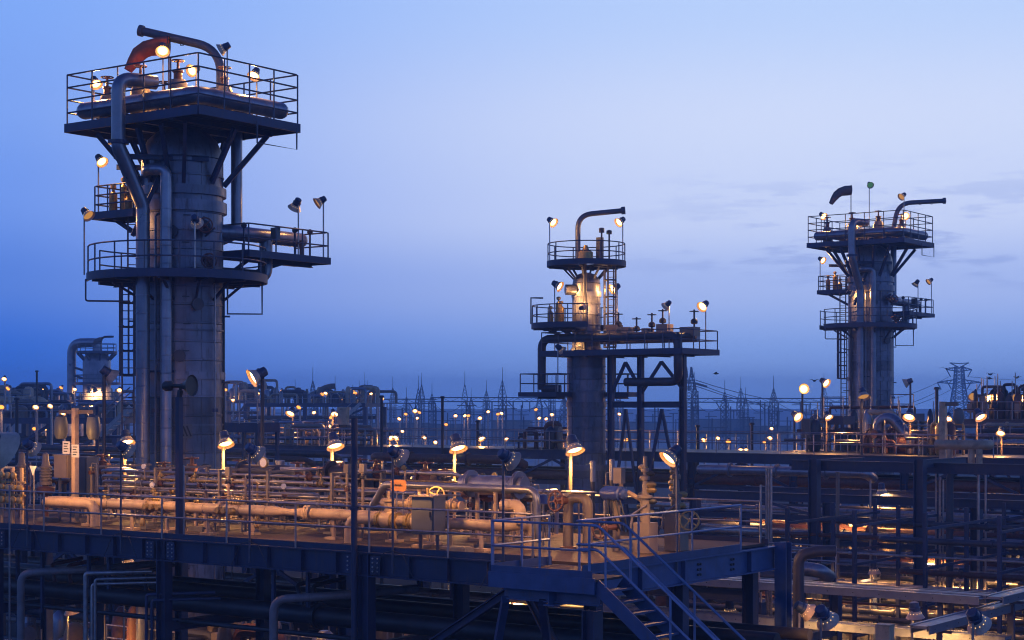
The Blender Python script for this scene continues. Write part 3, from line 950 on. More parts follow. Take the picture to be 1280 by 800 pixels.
tl(frame, (6.9, 1.6, 14.75), 2.5, (-.7, -.7, -.6), 'lit floodlight among the valve stems on the steel frame platform', 90, 'floodlights on the steel frame', sc=1.25)
tl(frame, (6.5, -1.7, 14.75), 2.4, (-.6, .6, -.6), 'dark thin floodlight pole at the end of the steel frame platform', 0, 'floodlights on the steel frame', lens='lens_low')

# ------------------------------------------------------------------ near pipe deck
A0, A1, B0, B1 = -30.0, 0.0, 1.3, 9.0
deck = thing('pipe_deck', 'near raised steel pipe deck with reddish floor and deep blue-grey edge girders', 'platform', FP(A1, B0, -DECK), RZ)
DO = (A1, B0, -DECK)
def dk(mb, name, m, par=None):
    return mb.build(name, m, par or deck, DO)
# floor in plates
na, nb = 10, 3
for i in range(na):
    for j in range(nb):
        x0, x1 = A0 + (A1 - A0) * i / na, A0 + (A1 - A0) * (i + 1) / na
        y0, y1 = B0 + (B1 - B0) * j / nb, B0 + (B1 - B0) * (j + 1) / nb
        dk(MB().box(x0 + .006, x1 - .006, y0 + .006, y1 - .006, -.07, random.uniform(-.006, .004)), 'floor_plate', 'grate')
gz = -.42
def igird(p, q, name='edge_girder', m='paint', h=.62):
    dk(MB().ibeam(p, q, h, .26, .035, .02), name, m)
igird((A0, B0 - .06, gz + .04), (A1 - .02, B0 - .06, gz + .04))
igird((A0, B1 + .06, gz + .04), (A1 - .02, B1 + .06, gz + .04))
igird((A1 + .1, -1.3, gz + .02), (A1 + .1, B1 + .3, gz + .02), m='paint_skylit')
dk(MB().beam((A0, B0 - .15, .02), (A1 - 1.5, B0 - .15, .02), .02, .16), 'toe_plate', 'paint')
dk(MB().beam((A1 + .2, -.1, .0), (A1 + .2, 7.2, .0), .02, .2), 'toe_plate', 'paint_skylit')
dk(MB().beam((A0, B1 + .16, .02), (A1, B1 + .16, .02), .02, .16), 'toe_plate', 'paint')
for a in [A0 + 3 * i for i in range(1, 10)]:
    dk(MB().ibeam((a, B0 + .05, -.3), (a, B1 - .05, -.3), .34, .16), 'floor_beam', 'paint')
for b in (3.2, 5.2, 7.1):
    dk(MB().ibeam((A0, b, -.6), (A1, b, -.6), .24, .14), 'stringer_beam', 'paint')
COLA = [-29.4, -22.3, -14.82, -7.32, -.4]
for a in COLA:
    for b in (B0 - .05, 5.2, B1 - .1):
        dk(MB().ibeam((a, b, -DECK), (a, b, -.12 if b < 2 else -.72), .34, .30, .03, .02, up=(1, 0, 0)), 'column', 'paint')
        dk(MB().box(a - .3, a + .3, b - .3, b + .3, -DECK, -DECK + .06), 'base_plate', 'paint')
    dk(MB().ibeam((a, B0, -2.55), (a, B1, -2.55), .3, .18), 'pipe_bearer', 'paint')
    dk(MB().ibeam((a, B0, -5.2), (a, B1, -5.2), .3, .18), 'pipe_bearer', 'paint')
# diagonal knee braces at the stair corner
dk(MB().ibeam((-7.1, B0 - .05, -3.4), (-2.7, B0 - .05, -.72), .2, .2), 'knee_brace', 'paint')
dk(MB().ibeam((-.5, B0 - .05, -3.6), (-2.3, B0 - .05, -.72), .2, .2), 'knee_brace', 'paint')
dk(MB().ibeam((-14.6, B0 - .05, -5.6), (-8.0, B0 - .05, -7.6), .2, .2), 'knee_brace', 'paint')
# hangers below the front girder
for px in (22, 53, 111, 136, 342, 385, 446):
    a = onb(px, 1.7)
    dk(MB().beam((a, 1.7, -.7), (a, 1.7, -1.7 if px not in (53,) else -2.6), .09, .09), 'hanger', 'paint')
# bolted splice plates on the front girder beside each column
for a_ in COLA[1:4]:
    for s_ in (-.42, .42):
        pl_ = dk(MB().box(a_ + s_ - .16, a_ + s_ + .16, B0 - .215, B0 - .20, gz - .2, gz + .28), 'splice_plate', 'paint')
        for i_ in range(2):
            for j_ in range(4):
                MB().lathe([(.024, 0), (.024, .02), (.006, .026)], (a_ + s_ - .08 + .16 * i_, B0 - .215, gz - .12 + .11 * j_), (0, -1, 0), 6).build('bolt', 'galv', pl_, DO)
# bolts on the right girder splice
for k in range(3):
    for j in range(2):
        for bb in (5.2, 6.9):
            dk(MB().lathe([(.035, 0), (.035, .03), (.01, .035)], (A1 + .115, bb + j * .12, gz - .12 + k * .13), (1, 0, 0), 6), 'bolt', 'dark')
# end column at the far right corner
dk(MB().ibeam((A1 + .35, B1 + .35, -DECK), (A1 + .35, B1 + .35, .02), .34, .34, .03, .02, up=(0, 1, 0)), 'column', 'paint_skylit')
# landing at the stair head
LZ = -.06
dk(MB().box(-1.42, -.04, -1.37, B0 - .22, LZ - .05, LZ), 'landing_plate', 'grate')
dk(MB().box(-.03, 1.36, -1.37, -.2, LZ - .05, LZ), 'landing_plate', 'grate')
dk(MB().beam((-1.42, -1.40, LZ - .14), (1.38, -1.40, LZ - .14), .05, .34), 'landing_edge', 'paint_skylit')
dk(MB().beam((-1.45, -1.40, LZ - .14), (-1.45, B0 - .25, LZ - .14), .05, .34), 'landing_edge', 'paint_skylit')
dk(MB().beam((-1.45, -1.38, .04), (-1.45, B0 - .25, .04), .02, .2), 'toe_plate', 'paint_skylit')
dk(MB().beam((-1.4, -1.38, .04), (1.3, -1.38, .04), .02, .16), 'toe_plate', 'paint_skylit')
dk(MB().ibeam((-1.3, -1.0, LZ - .45), (1.25, -1.0, LZ - .45), .3, .16), 'landing_beam', 'paint_skylit')
dk(MB().beam((-1.2, -1.1, LZ - .6), (-3.6, B0 - .1, -4.2), .16, .2), 'knee_brace', 'paint_skylit')
dk(MB().beam((-.2, -1.1, LZ - .6), (-1.3, B0 - .1, -4.2), .16, .2), 'knee_brace', 'paint')
dk(MB().ibeam((.9, -.8, -DECK), (.9, -.8, -.8), .32, .3, up=(1, 0, 0)), 'column', 'paint')

def guard(label, pts, m='galv', h=1.1, nr=2, sp=2.4, r=.028, group='guard rails of the near deck', bend=.15):
    o = pts[0]
    t = thing('guard_rail', label, 'railing', FP(*o), RZ, group)
    handrail(t, [Vector(p) - Vector(o) for p in pts], h, nr, sp, r, m, bend=bend)
    return t
guard('long guard rail along the front edge of the near pipe deck', [(A0, B0 - .22, 0), (-2.0, B0 - .22, 0)], sp=2.45)
guard('guard rail along the back edge of the near pipe deck', [(A0, B1 + .1, 0), (-.2, B1 + .1, 0)], m='galv', sp=2.4)
#guard('guard rail climbing away on the stair-side edge of the near deck', [(.18, -.2, 0), (.18, 7.0, 0)], 'paint_rail_blue', sp=2.3) if False else None
mat('rail_skylit', (.16, .22, .36), .4, .2, .15, 5, (.15, .12, .1), .3)  # rails by the stair, blue sky light put into their colour
guard('blue guard rail on the deck edge that runs back from the stair head', [(.18, -.2, 0), (.18, 7.3, 0)], 'rail_skylit', sp=2.4)
guard('short blue guard rail on the landing side away from the stair', [(-1.4, B0 - .4, 0), (-1.4, -1.3, 0)], 'rail_skylit', sp=1.2)
guard('blue guard rail across the front of the stair landing', [(-1.4, -1.34, 0), (1.2, -1.34, 0)], 'rail_skylit', sp=1.25)

# ------------------------------------------------------------------ stair
st = thing('staircase', 'blue steel staircase going down from the landing of the near deck', 'staircase', FP(1.4, -.85, LZ - 5.5), RZ)
SO = (1.4, -.85, LZ - 5.5)
slope = .78
run = 5.6
for b in (-1.32, -.32):
    MB().beam((1.35, b, LZ - .12), (1.35 + run, b, LZ - .12 - run * slope), .03, .3).build('stringer', 'paint_skylit', st, SO)
    for z in (1.1, .58):
        MB().tube([(.9 if b < -1 else .2, b, z), (1.42, b, z), (1.42 + run, b, z - run * slope)], .03, 8, .35, 5).build('rail', 'rail_skylit', st, SO)
    for k in range(4):
        a = 1.6 + k * 1.6
        MB().cyl((a, b, LZ - (a - 1.4) * slope), (a, b, 1.1 - (a - 1.4) * slope + .02), .026, n=6).build('post', 'rail_skylit', st, SO)
tm = MB().box(-.14, .14, -.48, .48, -.045, 0).mesh('tread', 'paint_skylit')
for k in range(19):
    a = 1.55 + k * .285
    inst('tread', tm, st, (a - SO[0], -.82 - SO[1], LZ - .20 * (k + 1) * slope / .70 - SO[2]))

# ------------------------------------------------------------------ deck floodlights
GF, GB = 'floodlights along the deck front', 'floodlights along the deck back'
def front_lamp(px, label, side=.25, power=80, head=(.55, .75, -.62), b=B0 - .2, h=2.42):
    a = onb(px, b)
    t = lamp(FP(a, b, -.55), h + .55, head, label, power, GF, sc=1.0, lens='lens', pole_r=.03, pm='paint_rail')
    # cable loop clamp at the foot
    MB().tube([Vector((-.55, .3, -.1)), Vector((-.25, .1, .5)), Vector((.0, -.05, .58)), Vector((.25, -.2, .5)), Vector((.55, -.4, -.1))], .012, 5, .15).build('cable', 'dark', t)
    return t
front_lamp(34, 'turned-away floodlight on the deck front nearest the triangular sign', head=(.5, .75, -.6))
front_lamp(151, 'turned-away floodlight on the deck front beside the beige cabinet post', head=(.7, .6, -.6))
front_lamp(312, 'turned-away floodlight on the deck front between loudspeaker pole and tall bare pole', head=(.75, .55, -.6))
front_lamp(491, 'turned-away floodlight on the deck front beside the orange tag', head=(.7, .6, -.6))
front_lamp(629, 'blue-backed floodlight beside the stair landing turned away', head=(.8, .5, -.55), b=.4)
t = lamp(FP(.16, 4.1, -.4), 2.85, (-.75, -.35, -.75), 'floodlight on the deck edge that runs back from the stair head', 90, GF, pole_r=.03, pm='paint_rail')
BL = [(160, 'lit floodlight on the deck back above the beige cabinet post'), (283, 'lit floodlight on the deck back at the broad tower foot'),
      (419, 'lit floodlight on the deck back behind the tall bare pole'), (572, 'lit floodlight on the deck back past the grey cabinet'),
      (717, 'lit floodlight on the deck back at the slim tower foot')]
for px, lab in BL:
    b = 8.8
    a = onb(px - 4, b)
    lamp(FP(a, b, 0), 2.5, (.25, -.40, -.9), lab, 170, GB, sc=1.15, pole_r=.05, pm='beige')
lamp(P(-22, 800, 27) - Vector((0, 0, 4)), 7.05, (.6, .62, -.5), 'large near floodlight head cut by the picture edge', 40, None, sc=1.35, pole_r=.05)

# ------------------------------------------------------------------ poles standing at the deck front
a = onb(224, 1.55)
t = thing('loudspeaker_pole', 'dark pole with a black horn loudspeaker in front of the broad tower', 'loudspeaker', FP(a, 1.55, 0), RZ)
hh = 3.65 - (492 - HOR) / FPX * FP(a, 1.55).y
MB().beam((0, 0, 0), (0, 0, hh - .1), .14, .16).build('pole', 'paint', t)
MB().beam((.17, .02, 0), (.17, .02, 2.0), .04, .04).build('conduit', 'galv', t)
MB().beam((0, 0, hh - .12), (.05, 0, hh + .1), .1, .12).build('bracket', 'dark', t)
hd = Vector((.95, .2, 0)).normalized()
hb = MB().lathe([(.01, -.55), (.12, -.55), (.15, -.48), (.15, -.33), (.06, -.26), (.06, -.02), (.1, .12), (.28, .38), (.31, .39), (.29, .36)], (.05, 0, hh + .22), hd, 14)
hb.build('horn', 'black', t)
MB().beam((.05, 0, hh + .05), (.05, 0, hh + .22), .06, .06).build('yoke', 'black', t)
a = onb(447, 1.15)
t = thing('mast', 'tall bare dark pole standing before the near deck', 'pole', FP(a, 1.02, -DECK), RZ)
hh = 3.65 - (522 - HOR) / FPX * FP(a, 1.0).y + DECK
MB().cyl((0, 0, 0), (0, 0, hh), .085, n=12).build('pole', 'paint', t)
MB().lathe([(.085, 0), (.12, 0), (.12, .08), (.085, .08)], (0, 0, DECK + 1.0), n=12).build('collar', 'paint', t)

# ------------------------------------------------------------------ pipes on the deck
def deck_pipe(label, pts, r, m='beige', flanges=(), supports=(), n=14, bend=None, group=None, sm='beige', cat='pipe', fm=None, origin=None):
    o = origin or (pts[0][0], pts[0][1], 0)
    t = thing('pipe', label, cat, FP(*o), RZ, group)
    MB().tube(pts, r, n, bend if bend is not None else r * 2.2, 6).build('pipe_run', m, t, o)
    for p, d in flanges:
        flange(t, Vector(p) - Vector(o), d, r * 1.55, fm or m)
    for (x, y, z1) in supports:
        b = MB().cyl((x, y, 0), (x, y, z1), .06, n=8)
        b.box(x - .2, x + .2, y - .15, y + .15, 0, .07)
        b.build('support', sm, t, o)
    return t, o
BM = 2.75
t, o = deck_pipe('thick beige pipe with a hairpin end along the deck front', [(-19.5, BM, 0), (-19.5, BM, .66), (-21.9, BM, .66), (-21.9, BM + .45, .68), (-12.7, BM + .45, .68)], .155,
                 bend=.32, flanges=(((-17.6, BM + .45, .68), (1, 0, 0)), ((-16.9, BM + .45, .68), (1, 0, 0)), ((-14.5, BM + .45, .68), (1, 0, 0))),
                 supports=((-20.2, BM + .45, .55), (-19.9, BM + .1, .55), (-16.4, BM + .45, .55), (-15.6, BM + .45, .55), (-15.2, BM + .45, .55), (-13.3, BM + .45, .55)))
MB().lathe([(.155, -1.0), (.155, -.75), (.10, -.3), (.10, .0), (.155, .45), (.155, .6)], (-11.7, BM + .45, .68), (1, 0, 0), 14).build('reducer', 'beige', t, o)
for k in range(11):
    xw = -21.2 + k * .83 + (.2 if k % 3 else 0)
    MB().lathe([(.15, -.012), (.163, -.006), (.163, .006), (.15, .012)], (xw, BM + .45, .68), (1, 0, 0), 14).build('weld_seam', 'beige_box', t, o)
for x in (-19.55, -17.3, -17.1, -16.1, -15.5, -14.2, -14.0, -13.8):
    valve(t, Vector((x, BM + .45, .88)) - Vector(o), .05, 'brass', 0, 'brass', .09)
for x in (-17.45, -17.2, -16.9, -14.4, -14.15, -13.9):
    MB().lathe([(.08, -.1), (.1, -.05), (.1, .05), (.08, .1)], (x, BM + .2, .66), (0, 1, 0), 10).build('stub', 'brass', t, o)
t, o = deck_pipe('thick beige pipe running behind the tall bare pole', [(-11.2, BM + .45, .68), (-8.3, BM + .45, .68), (-8.3, BM + .9, .68), (-8.3, 4.2, .68)], .155,
                 flanges=(((-11.15, BM + .45, .68), (1, 0, 0)), ((-11.03, BM + .45, .68), (1, 0, 0))), supports=((-10.2, BM + .45, .55), (-9.5, BM + .45, .55)))
t, o = deck_pipe('beige elbowed pipe with bolted valve bodies rising from the deck', [(-9.0, 2.5, 0), (-9.0, 2.5, .66), (-3.9, 2.5, .66), (-3.9, 3.6, .66), (-3.9, 3.6, 0)], .145, bend=.34,
                 flanges=[((x, 2.5, .66), (1, 0, 0)) for x in (-7.95, -7.8, -7.5, -7.35, -6.95, -6.8, -6.4, -6.28)],
                 supports=((-6.55, 2.5, .52), (-4.6, 2.5, .52), (-5.6, 2.5, .52)), fm='brass')
for x in (-7.65, -6.6):
    MB().lathe([(.15, -.28), (.24, -.12), (.24, .12), (.15, .28)], (x, 2.5, .66), (1, 0, 0), 14).build('valve_body', 'beige', t, o)
    MB().lathe([(.12, 0), (.12, .35), (.18, .36), (.18, .42), (.05, .44), (.04, .62)], (x, 2.5, .8), n=10).build('bonnet', 'beige', t, o)
inst('handwheel', wheel_mesh(.26, 'brass'), t, Vector((-6.1, 2.6, 1.0)) - Vector(o), quat=Vector((0, 0, 1)).rotation_difference(Vector((.4, -.9, 0))))
inst('handwheel', wheel_mesh(.22, 'brass'), t, Vector((-6.25, 2.75, 1.35)) - Vector(o), quat=Vector((0, 0, 1)).rotation_difference(Vector((.4, -.9, .2))))
# upper insulated line with the elbow near the cabinet
t, o = deck_pipe('metal-clad pipe above the grey cabinet bending down at its end', [(-10.2, 4.4, .4), (-9.2, 4.2, 1.5), (-3.95, 4.0, 1.5), (-3.95, 4.0, .2)], .10, 'clad', bend=.3,
                 supports=((-7.9, 4.1, 1.4), (-5.3, 4.05, 1.4)))
t, o = deck_pipe('stubby bright metal-clad exchanger behind the orange tag', [(-7.2, 5.1, 1.55), (-5.1, 5.1, 1.55)], .24, 'clad',
                 flanges=(((-6.9, 5.1, 1.55), (1, 0, 0)), ((-5.3, 5.1, 1.55), (1, 0, 0))), supports=((-6.7, 5.1, 1.3), (-5.5, 5.1, 1.3)))
t, o = deck_pipe('short beige spool below the orange tag', [(-8.6, 3.4, 1.05), (-5.9, 3.4, 1.05)], .13, 'beige', flanges=(((-7.6, 3.4, 1.05), (1, 0, 0)), ((-6.2, 3.4, 1.05), (1, 0, 0))),
                 supports=((-8.2, 3.4, .95), (-6.9, 3.4, .95)))
t, o = deck_pipe('beige stub pipe standing between the cabinet and the stair landing', [(-4.3, 3.0, 1.15), (-3.75, 3.0, 1.15), (-3.75, 3.0, .7)], .16, 'beige', bend=.3)
t, o = deck_pipe('thin bright pipe along the underside of the thick beige pipe', [(-18.2, 2.35, .44), (-13.0, 2.35, .40)], .04, 'galv', supports=((-17.4, 2.35, .4), (-15.9, 2.35, .4), (-14.2, 2.35, .4)))
MB().lathe([(.06, -.12), (.1, 0), (.06, .12)], (-16.9, 2.3, .25), (0, 0, 1), 10).build('drain_pot', 'brass', t, o)
# manifold of small lines on the back half of the deck
ML = [(6.6, 1.50, -24.0, -13.2, .05, 'clad'), (6.2, 1.34, -23.5, -12.2, .055, 'galv'), (5.8, 1.18, -23.0, -9.2, .06, 'clad'), (5.4, .98, -22.0, -10.6, .055, 'galv'),
      (5.1, .80, -23.5, -9.5, .06, 'galv'), (4.8, .62, -21.5, -11.0, .05, 'clad'), (7.1, 1.7, -16.5, -9.0, .06, 'galv')]
for k, (b, z, a0, a1, r, m) in enumerate(ML):
    w = ['topmost long', 'second from top long', 'third from top long', 'fourth from top long', 'fifth from top long', 'lowest long', 'short high'][k]
    t, o = deck_pipe(w + ' thin pipe of the warm-lit bundle behind the thick beige pipe', [(a0, b + .5, z - .5), (a0 + .3, b, z), (a1, b, z), (a1 + .25, b + .4, z - .3)], r, m, bend=.2, n=10,
                     group='warm-lit small pipe bundle', flanges=[((x, b, z), (1, 0, 0)) for x in (a0 + 2.2, (a0 + a1) / 2, a1 - 1.5)])
    for x in ((a0 + a1) / 2 - 1.3 + k * .35, a1 - 1.0 - k * .2, a0 + 3.1):
        valve(t, Vector((x, b, z)) - Vector(o), .06, 'brass' if k % 2 else 'rust', 0, 'brass', .1)
# goal-post supports of the bundle
for k, px in enumerate((285, 345, 425, 205, 130)):
    a = onb(px, 5.0)
    lab = ['goal-post pipe support near the broad tower floodlight', 'goal-post pipe support with a pressure gauge', 'goal-post pipe support before the tall bare pole',
           'goal-post pipe support beside the loudspeaker pole', 'goal-post pipe support by the beige cabinet'][k]
    t = thing('pipe_support', lab, 'pipe support', FP(a, 5.0, 0), RZ, 'goal-post pipe supports')
    for b in (0, 2.2):
        MB().beam((0, b - .35, 0), (0, b - .35, 1.75), .08, .08).build('leg', 'beige_box', t)
        MB().box(-.2, .2, b - .5, b - .2, 0, .06).build('foot_plate', 'concrete', t)
    for z in (1.72, 1.08, .55):
        MB().beam((.06, -.45, z), (.06, 1.95, z), .05, .06).build('cross_bar', 'beige_box', t)
    if k == 1:
        MB().lathe([(.15, -.05), (.16, -.03), (.16, .03), (.14, .04), (.01, .04)], (0, -.5, 2.0), (0, -1, 0), 16).build('gauge', 'brass', t)
        MB().lathe([(.13, 0), (.01, .002)], (0, -.545, 2.0), (0, -1, 0), 16).build('gauge_face', 'white', t)
# bright standpipes catching the lamp light
for k, (px, py0, py1, b) in enumerate(((328, 576, 592, 7.6), (350, 576, 592, 7.6), (418, 578, 596, 7.4), (425, 578, 596, 7.5), (765, 575, 600, 7.2), (741, 577, 600, 7.4), (330, 565, 590, 8.6))):
    a, z1 = onb(px, b, py0)
    lab = ['bright sleeve pipe on the bundle nearest the broad tower', 'bright sleeve pipe with dark gauge on the bundle', 'bright twin sleeve pipe by the tall bare pole', 'second bright twin sleeve pipe by the tall bare pole',
           'bright thin standpipe by the steel frame leg', 'bright standpipe between blue actuator and steel frame leg', 'pale standpipe behind the bright sleeves'][k]
    b_ = MB().lathe([(.15 if k < 4 else .07, z1 - .55), (.15 if k < 4 else .07, z1), (.13 if k < 4 else .05, z1 + .02)], (0, 0, 0), n=14)
    t = thing('standpipe', lab, 'pipe', FP(a, b, 0), RZ, 'bright standpipes')
    b_.build('sleeve', 'clad', t)
    MB().cyl((0, 0, 0), (0, 0, z1 - .5), .06, n=8).build('stem', 'pipe_grey', t)
    MB().box(-.2, .2, -.15, .15, 0, .06).build('foot_plate', 'concrete', t)

# web stiffeners on the edge girders
sm = MB().box(-.012, .012, -.13, -.01, -.27, .27).mesh('web_stiffener', 'paint')
for i in range(24):
    a_ = -29 + i * 1.22
    if min(abs(a_ - c_) for c_ in COLA) > .4:
        inst('web_stiffener', sm, deck, Vector((a_, B0 - .07, gz + .04)) - Vector(DO))
sm2 = MB().box(.01, .13, -.012, .012, -.27, .27).mesh('web_stiffener', 'paint_skylit')
for b_ in (.6, 2.4, 4.4, 7.8):
    inst('web_stiffener', sm2, deck, Vector((A1 + .1, b_, gz + .02)) - Vector(DO))
# fine tubing and slim instrument posts all over the deck
rt = random.Random(77)
for k in range(16):
    b = 3.7 + k * .32
    a0 = rt.uniform(-23, -12); L = rt.uniform(3.5, 10)
    a1 = min(a0 + L, -3.2)
    z = rt.uniform(.2, .5) + (.25 * (k % 5))
    deck_pipe(f'thin bright tubing run over the deck, {ORD[k]} from the front', [(a0, b, .02), (a0, b, z), (a1, b, z), (a1, b + .25, z), (a1, b + .25, .02)], rt.choice((.018, .024, .03, .036)), rt.choice(('galv', 'galv', 'clad', 'beige', 'brass')), n=6, bend=.08,
              group='thin tubing runs', supports=((a0 + (a1 - a0) * .5, b, z),) if k % 2 else ())
for k in range(34):
    b = rt.uniform(3.6, 8.4)
    a = -22.5 + k * .58 + rt.uniform(-.2, .2)
    h = rt.uniform(.7, 1.9)
    t = thing('slim_post', f'slim instrument post with a small valve on the deck, {ORD[k]} along', 'instrument', FP(a, b, 0), RZ, 'slim instrument posts')
    MB().cyl((0, 0, 0), (0, 0, h), rt.choice((.02, .03, .04)), n=6).build('stem', rt.choice(('galv', 'beige', 'beige_box')), t)
    v_ = inst('valve', valve_mesh(.04, rt.choice(('brass', 'rust', 'dark'))), t, (0, 0, h * rt.uniform(.5, .9)), rt.uniform(0, 3))
    inst('handwheel', wheel_mesh(.075, rt.choice(('rust', 'brass'))), v_, (0, 0, .15))
    if k % 3 == 0:
        MB().lathe([(.07, -.03), (.085, -.02), (.085, .03), (.01, .035)], (0, -.04, h), (.2, -1, 0), 10).build('gauge', rt.choice(('brass', 'white', 'dark')), t)
    elif k % 3 == 1:
        MB().box(-.09, .09, -.06, .06, h - .05, h + .2).build('transmitter', rt.choice(('beige_box', 'grey_box', 'actuator')), t)
    else:
        MB().tube([(0, 0, h - .02), (.0, 0, h + .1), (.25, 0, h + .1), (.25, .1, .1)], .014, 5, .06).build('tubing', 'galv', t)
# grey cabinet
t = thing('control_cabinet', 'grey control cabinet on legs behind the front guard rail', 'cabinet', FP(-5.87, 2.0, 0), RZ)
MB().box(-.42, .30, -.2, .28, .40, 1.36).build('body', 'grey_box', t)
MB().box(-.45, .33, -.26, .31, 1.36, 1.40).build('rain_hood', 'beige_box', t)
MB().box(-.38, .26, -.225, -.20, .45, 1.31).build('door', 'grey_box', t)
MB().box(.18, .22, -.25, -.222, .85, .98).build('handle', 'dark', t)
MB().cyl((-.05, 0, 1.4), (-.05, 0, 1.58), .04, n=8).build('vent', 'brass', t)
for x in (-.34, .22):
    MB().beam((x, .05, 0), (x, .05, .4), .06, .06).build('leg', 'paint_rail', t)
# orange tag on two stems
a, z = onb(498, 3.0, 607)
t = thing('tag_sign', 'orange rounded tag plate with dark lettering on the pipes', 'sign', FP(a, 3.0, .8), RZ)
pl = MB().lathe([(.001, -.015), (.2, -.015), (.2, .015), (.001, .015)], (0, 0, 0), (0, 1, 0), 4)
b = MB(); n = 5; poly = []
for cx_, cz_, a0 in ((.2, .09, 0), (-.2, .09, 90), (-.2, -.09, 180), (.2, -.09, 270)):
    for i in range(n):
        tt = R(a0 + 90 * i / (n - 1)); poly.append((cx_ + .06 * math.cos(tt), cz_ + .06 * math.sin(tt)))
zc = z - .8
b.add([(x, -.015, zc + y) for x, y in poly] + [(x, .015, zc + y) for x, y in poly],
      [tuple(range(len(poly) - 1, -1, -1))[::-1], tuple(range(len(poly), 2 * len(poly)))[::-1]] + [(i, (i + 1) % len(poly), len(poly) + (i + 1) % len(poly), len(poly) + i) for i in range(len(poly))])
pp = b.build('plate', 'orange', t)
for k in range(7):
    MB().box(-.15 + k * .045, -.12 + k * .045, -.019, -.0155, zc - .02, zc + .025 + .01 * (k % 2)).build('letter', 'black', pp)
for x in (-.08, .14):
    MB().beam((x, .03, 0), (x, .03, zc - .1), .025, .025).build('stem', 'galv', t)

# valve skid at the stair end of the deck
def u_spool():
    a, b = -2.75, 4.3
    t = thing('pipe_spool', 'fat beige upside-down U pipe with red handwheels by the stair landing', 'pipe', FP(a, b, 0), RZ)
    MB().tube([(-.42, 0, 0), (-.42, 0, 1.32), (.18, 0, 1.32), (.18, 0, 0)], .135, 16, .24, 7).build('pipe_run', 'beige_box', t)
    MB().box(-.6, .36, -.16, .16, 1.46, 1.49).build('cover_plate', 'galv', t)
    for x in (-.42, .18):
        MB().lathe([(.22, 0), (.22, .06), (.14, .08)], (x, 0, 0), n=14).build('foot_flange', 'rust', t)
    w = inst('handwheel', wheel_mesh(.26, 'rust'), t, (-.5, -.45, 1.25), quat=Vector((0, 0, 1)).rotation_difference(Vector((-.2, -1, .1))))
    MB().cyl((-.5, -.45, 1.25), (-.4, -.1, 1.25), .09, n=8).build('wheel_neck', 'rust', t)
    return t
u_spool()
def actuator_set():
    a, b = -1.9, 4.6
    t = thing('actuated_valve', 'valve with a dark blue actuator barrel and a beige box above', 'valve', FP(a, b, 0), RZ)
    MB().lathe([(.10, -.44), (.14, -.40), (.14, -.3), (.19, -.28), (.19, .24), (.14, .26), (.14, .36), (.08, .42)], (0, -.1, 1.45), (.95, -.2, 0), 14).build('actuator', 'actuator', t)
    MB().box(-.1, .14, 0, .2, 1.7, 2.1).build('switch_box', 'beige_box', t)
    MB().cyl((.05, .15, 1.4), (.05, .15, 1.78), .05, n=8).build('mast', 'beige', t)
    MB().cyl((0, 0, 0), (0, 0, 1.3), .10, n=12).build('stem', 'beige_box', t)
    for k in range(4):
        MB().tube([(-.1 + .12 * k, -.25, 1.3), (-.05 + .16 * k, -.3, .9), (.1 + .1 * k, -.1, .5)], .02, 5, .15).build('cable', 'black', t)
    MB().tube([(.4, -.1, 1.5), (.75, .0, 1.3), (.95, .1, .9)], .06, 8).build('link_arm', 'beige', t)
    inst('handwheel', wheel_mesh(.25, 'rust'), t, (.15, -1.0, .62), quat=Vector((0, 0, 1)).rotation_difference(Vector((-.2, -1, .05))))
    MB().cyl((.15, -.95, .62), (.1, -.1, .62), .07, n=8).build('wheel_neck', 'rust', t)
    return t
actuator_set()
def tall_valve(a, b, label, h=2.3, wheel=False, box=True, seed=0):
    rnd = random.Random(seed)
    t = thing('instrument_stand', label, 'valve', FP(a, b, 0), RZ, 'valve stands by the stair')
    if box: MB().box(-.22, .24, -.2, .22, 0, .95 if wheel else .75).build('base_block', 'beige_box', t)
    MB().lathe([(.13, .0), (.13, 1.15), (.19, 1.16), (.19, 1.22), (.09, 1.25), (.07, 1.6), (.12, 1.62), (.12, 1.7), (.06, 1.74), (.06, h - .4), (.1, h - .38), (.1, h - .3), (.05, h - .28), (.05, h)], (0, 0, .2), n=14).build('riser', 'beige_box', t)
    for k in range(9):
        z = 1.0 + k * .14
        MB().lathe([(.04, -.28), (.075, -.22), (.075, -.05), (.04, .05)], (rnd.uniform(-.05, .05), 0, z), (rnd.choice((-1, 1)) * .9, -.4, 0), 8).build('fitting', rnd.choice(('dark', 'dark', 'brass')), t)
    MB().tube([(.12, -.1, 1.2), (-.25, -.2, .95), (-.3, -.2, .55)], .03, 6, .1).build('tubing', 'galv', t)
    if wheel:
        inst('handwheel', wheel_mesh(.24, 'brass'), t, (.45, -.1, .78), quat=Vector((0, 0, 1)).rotation_difference(Vector((.6, -.8, .05))))
    return t
tall_valve(-1.05, 4.6, 'pale instrument stand with dark fittings beside the blue actuator', 2.2, seed=1)
tall_valve(-.75, 5.6, 'tall instrument stand with a brass handwheel, last before the deck edge', 2.4, True, seed=2)

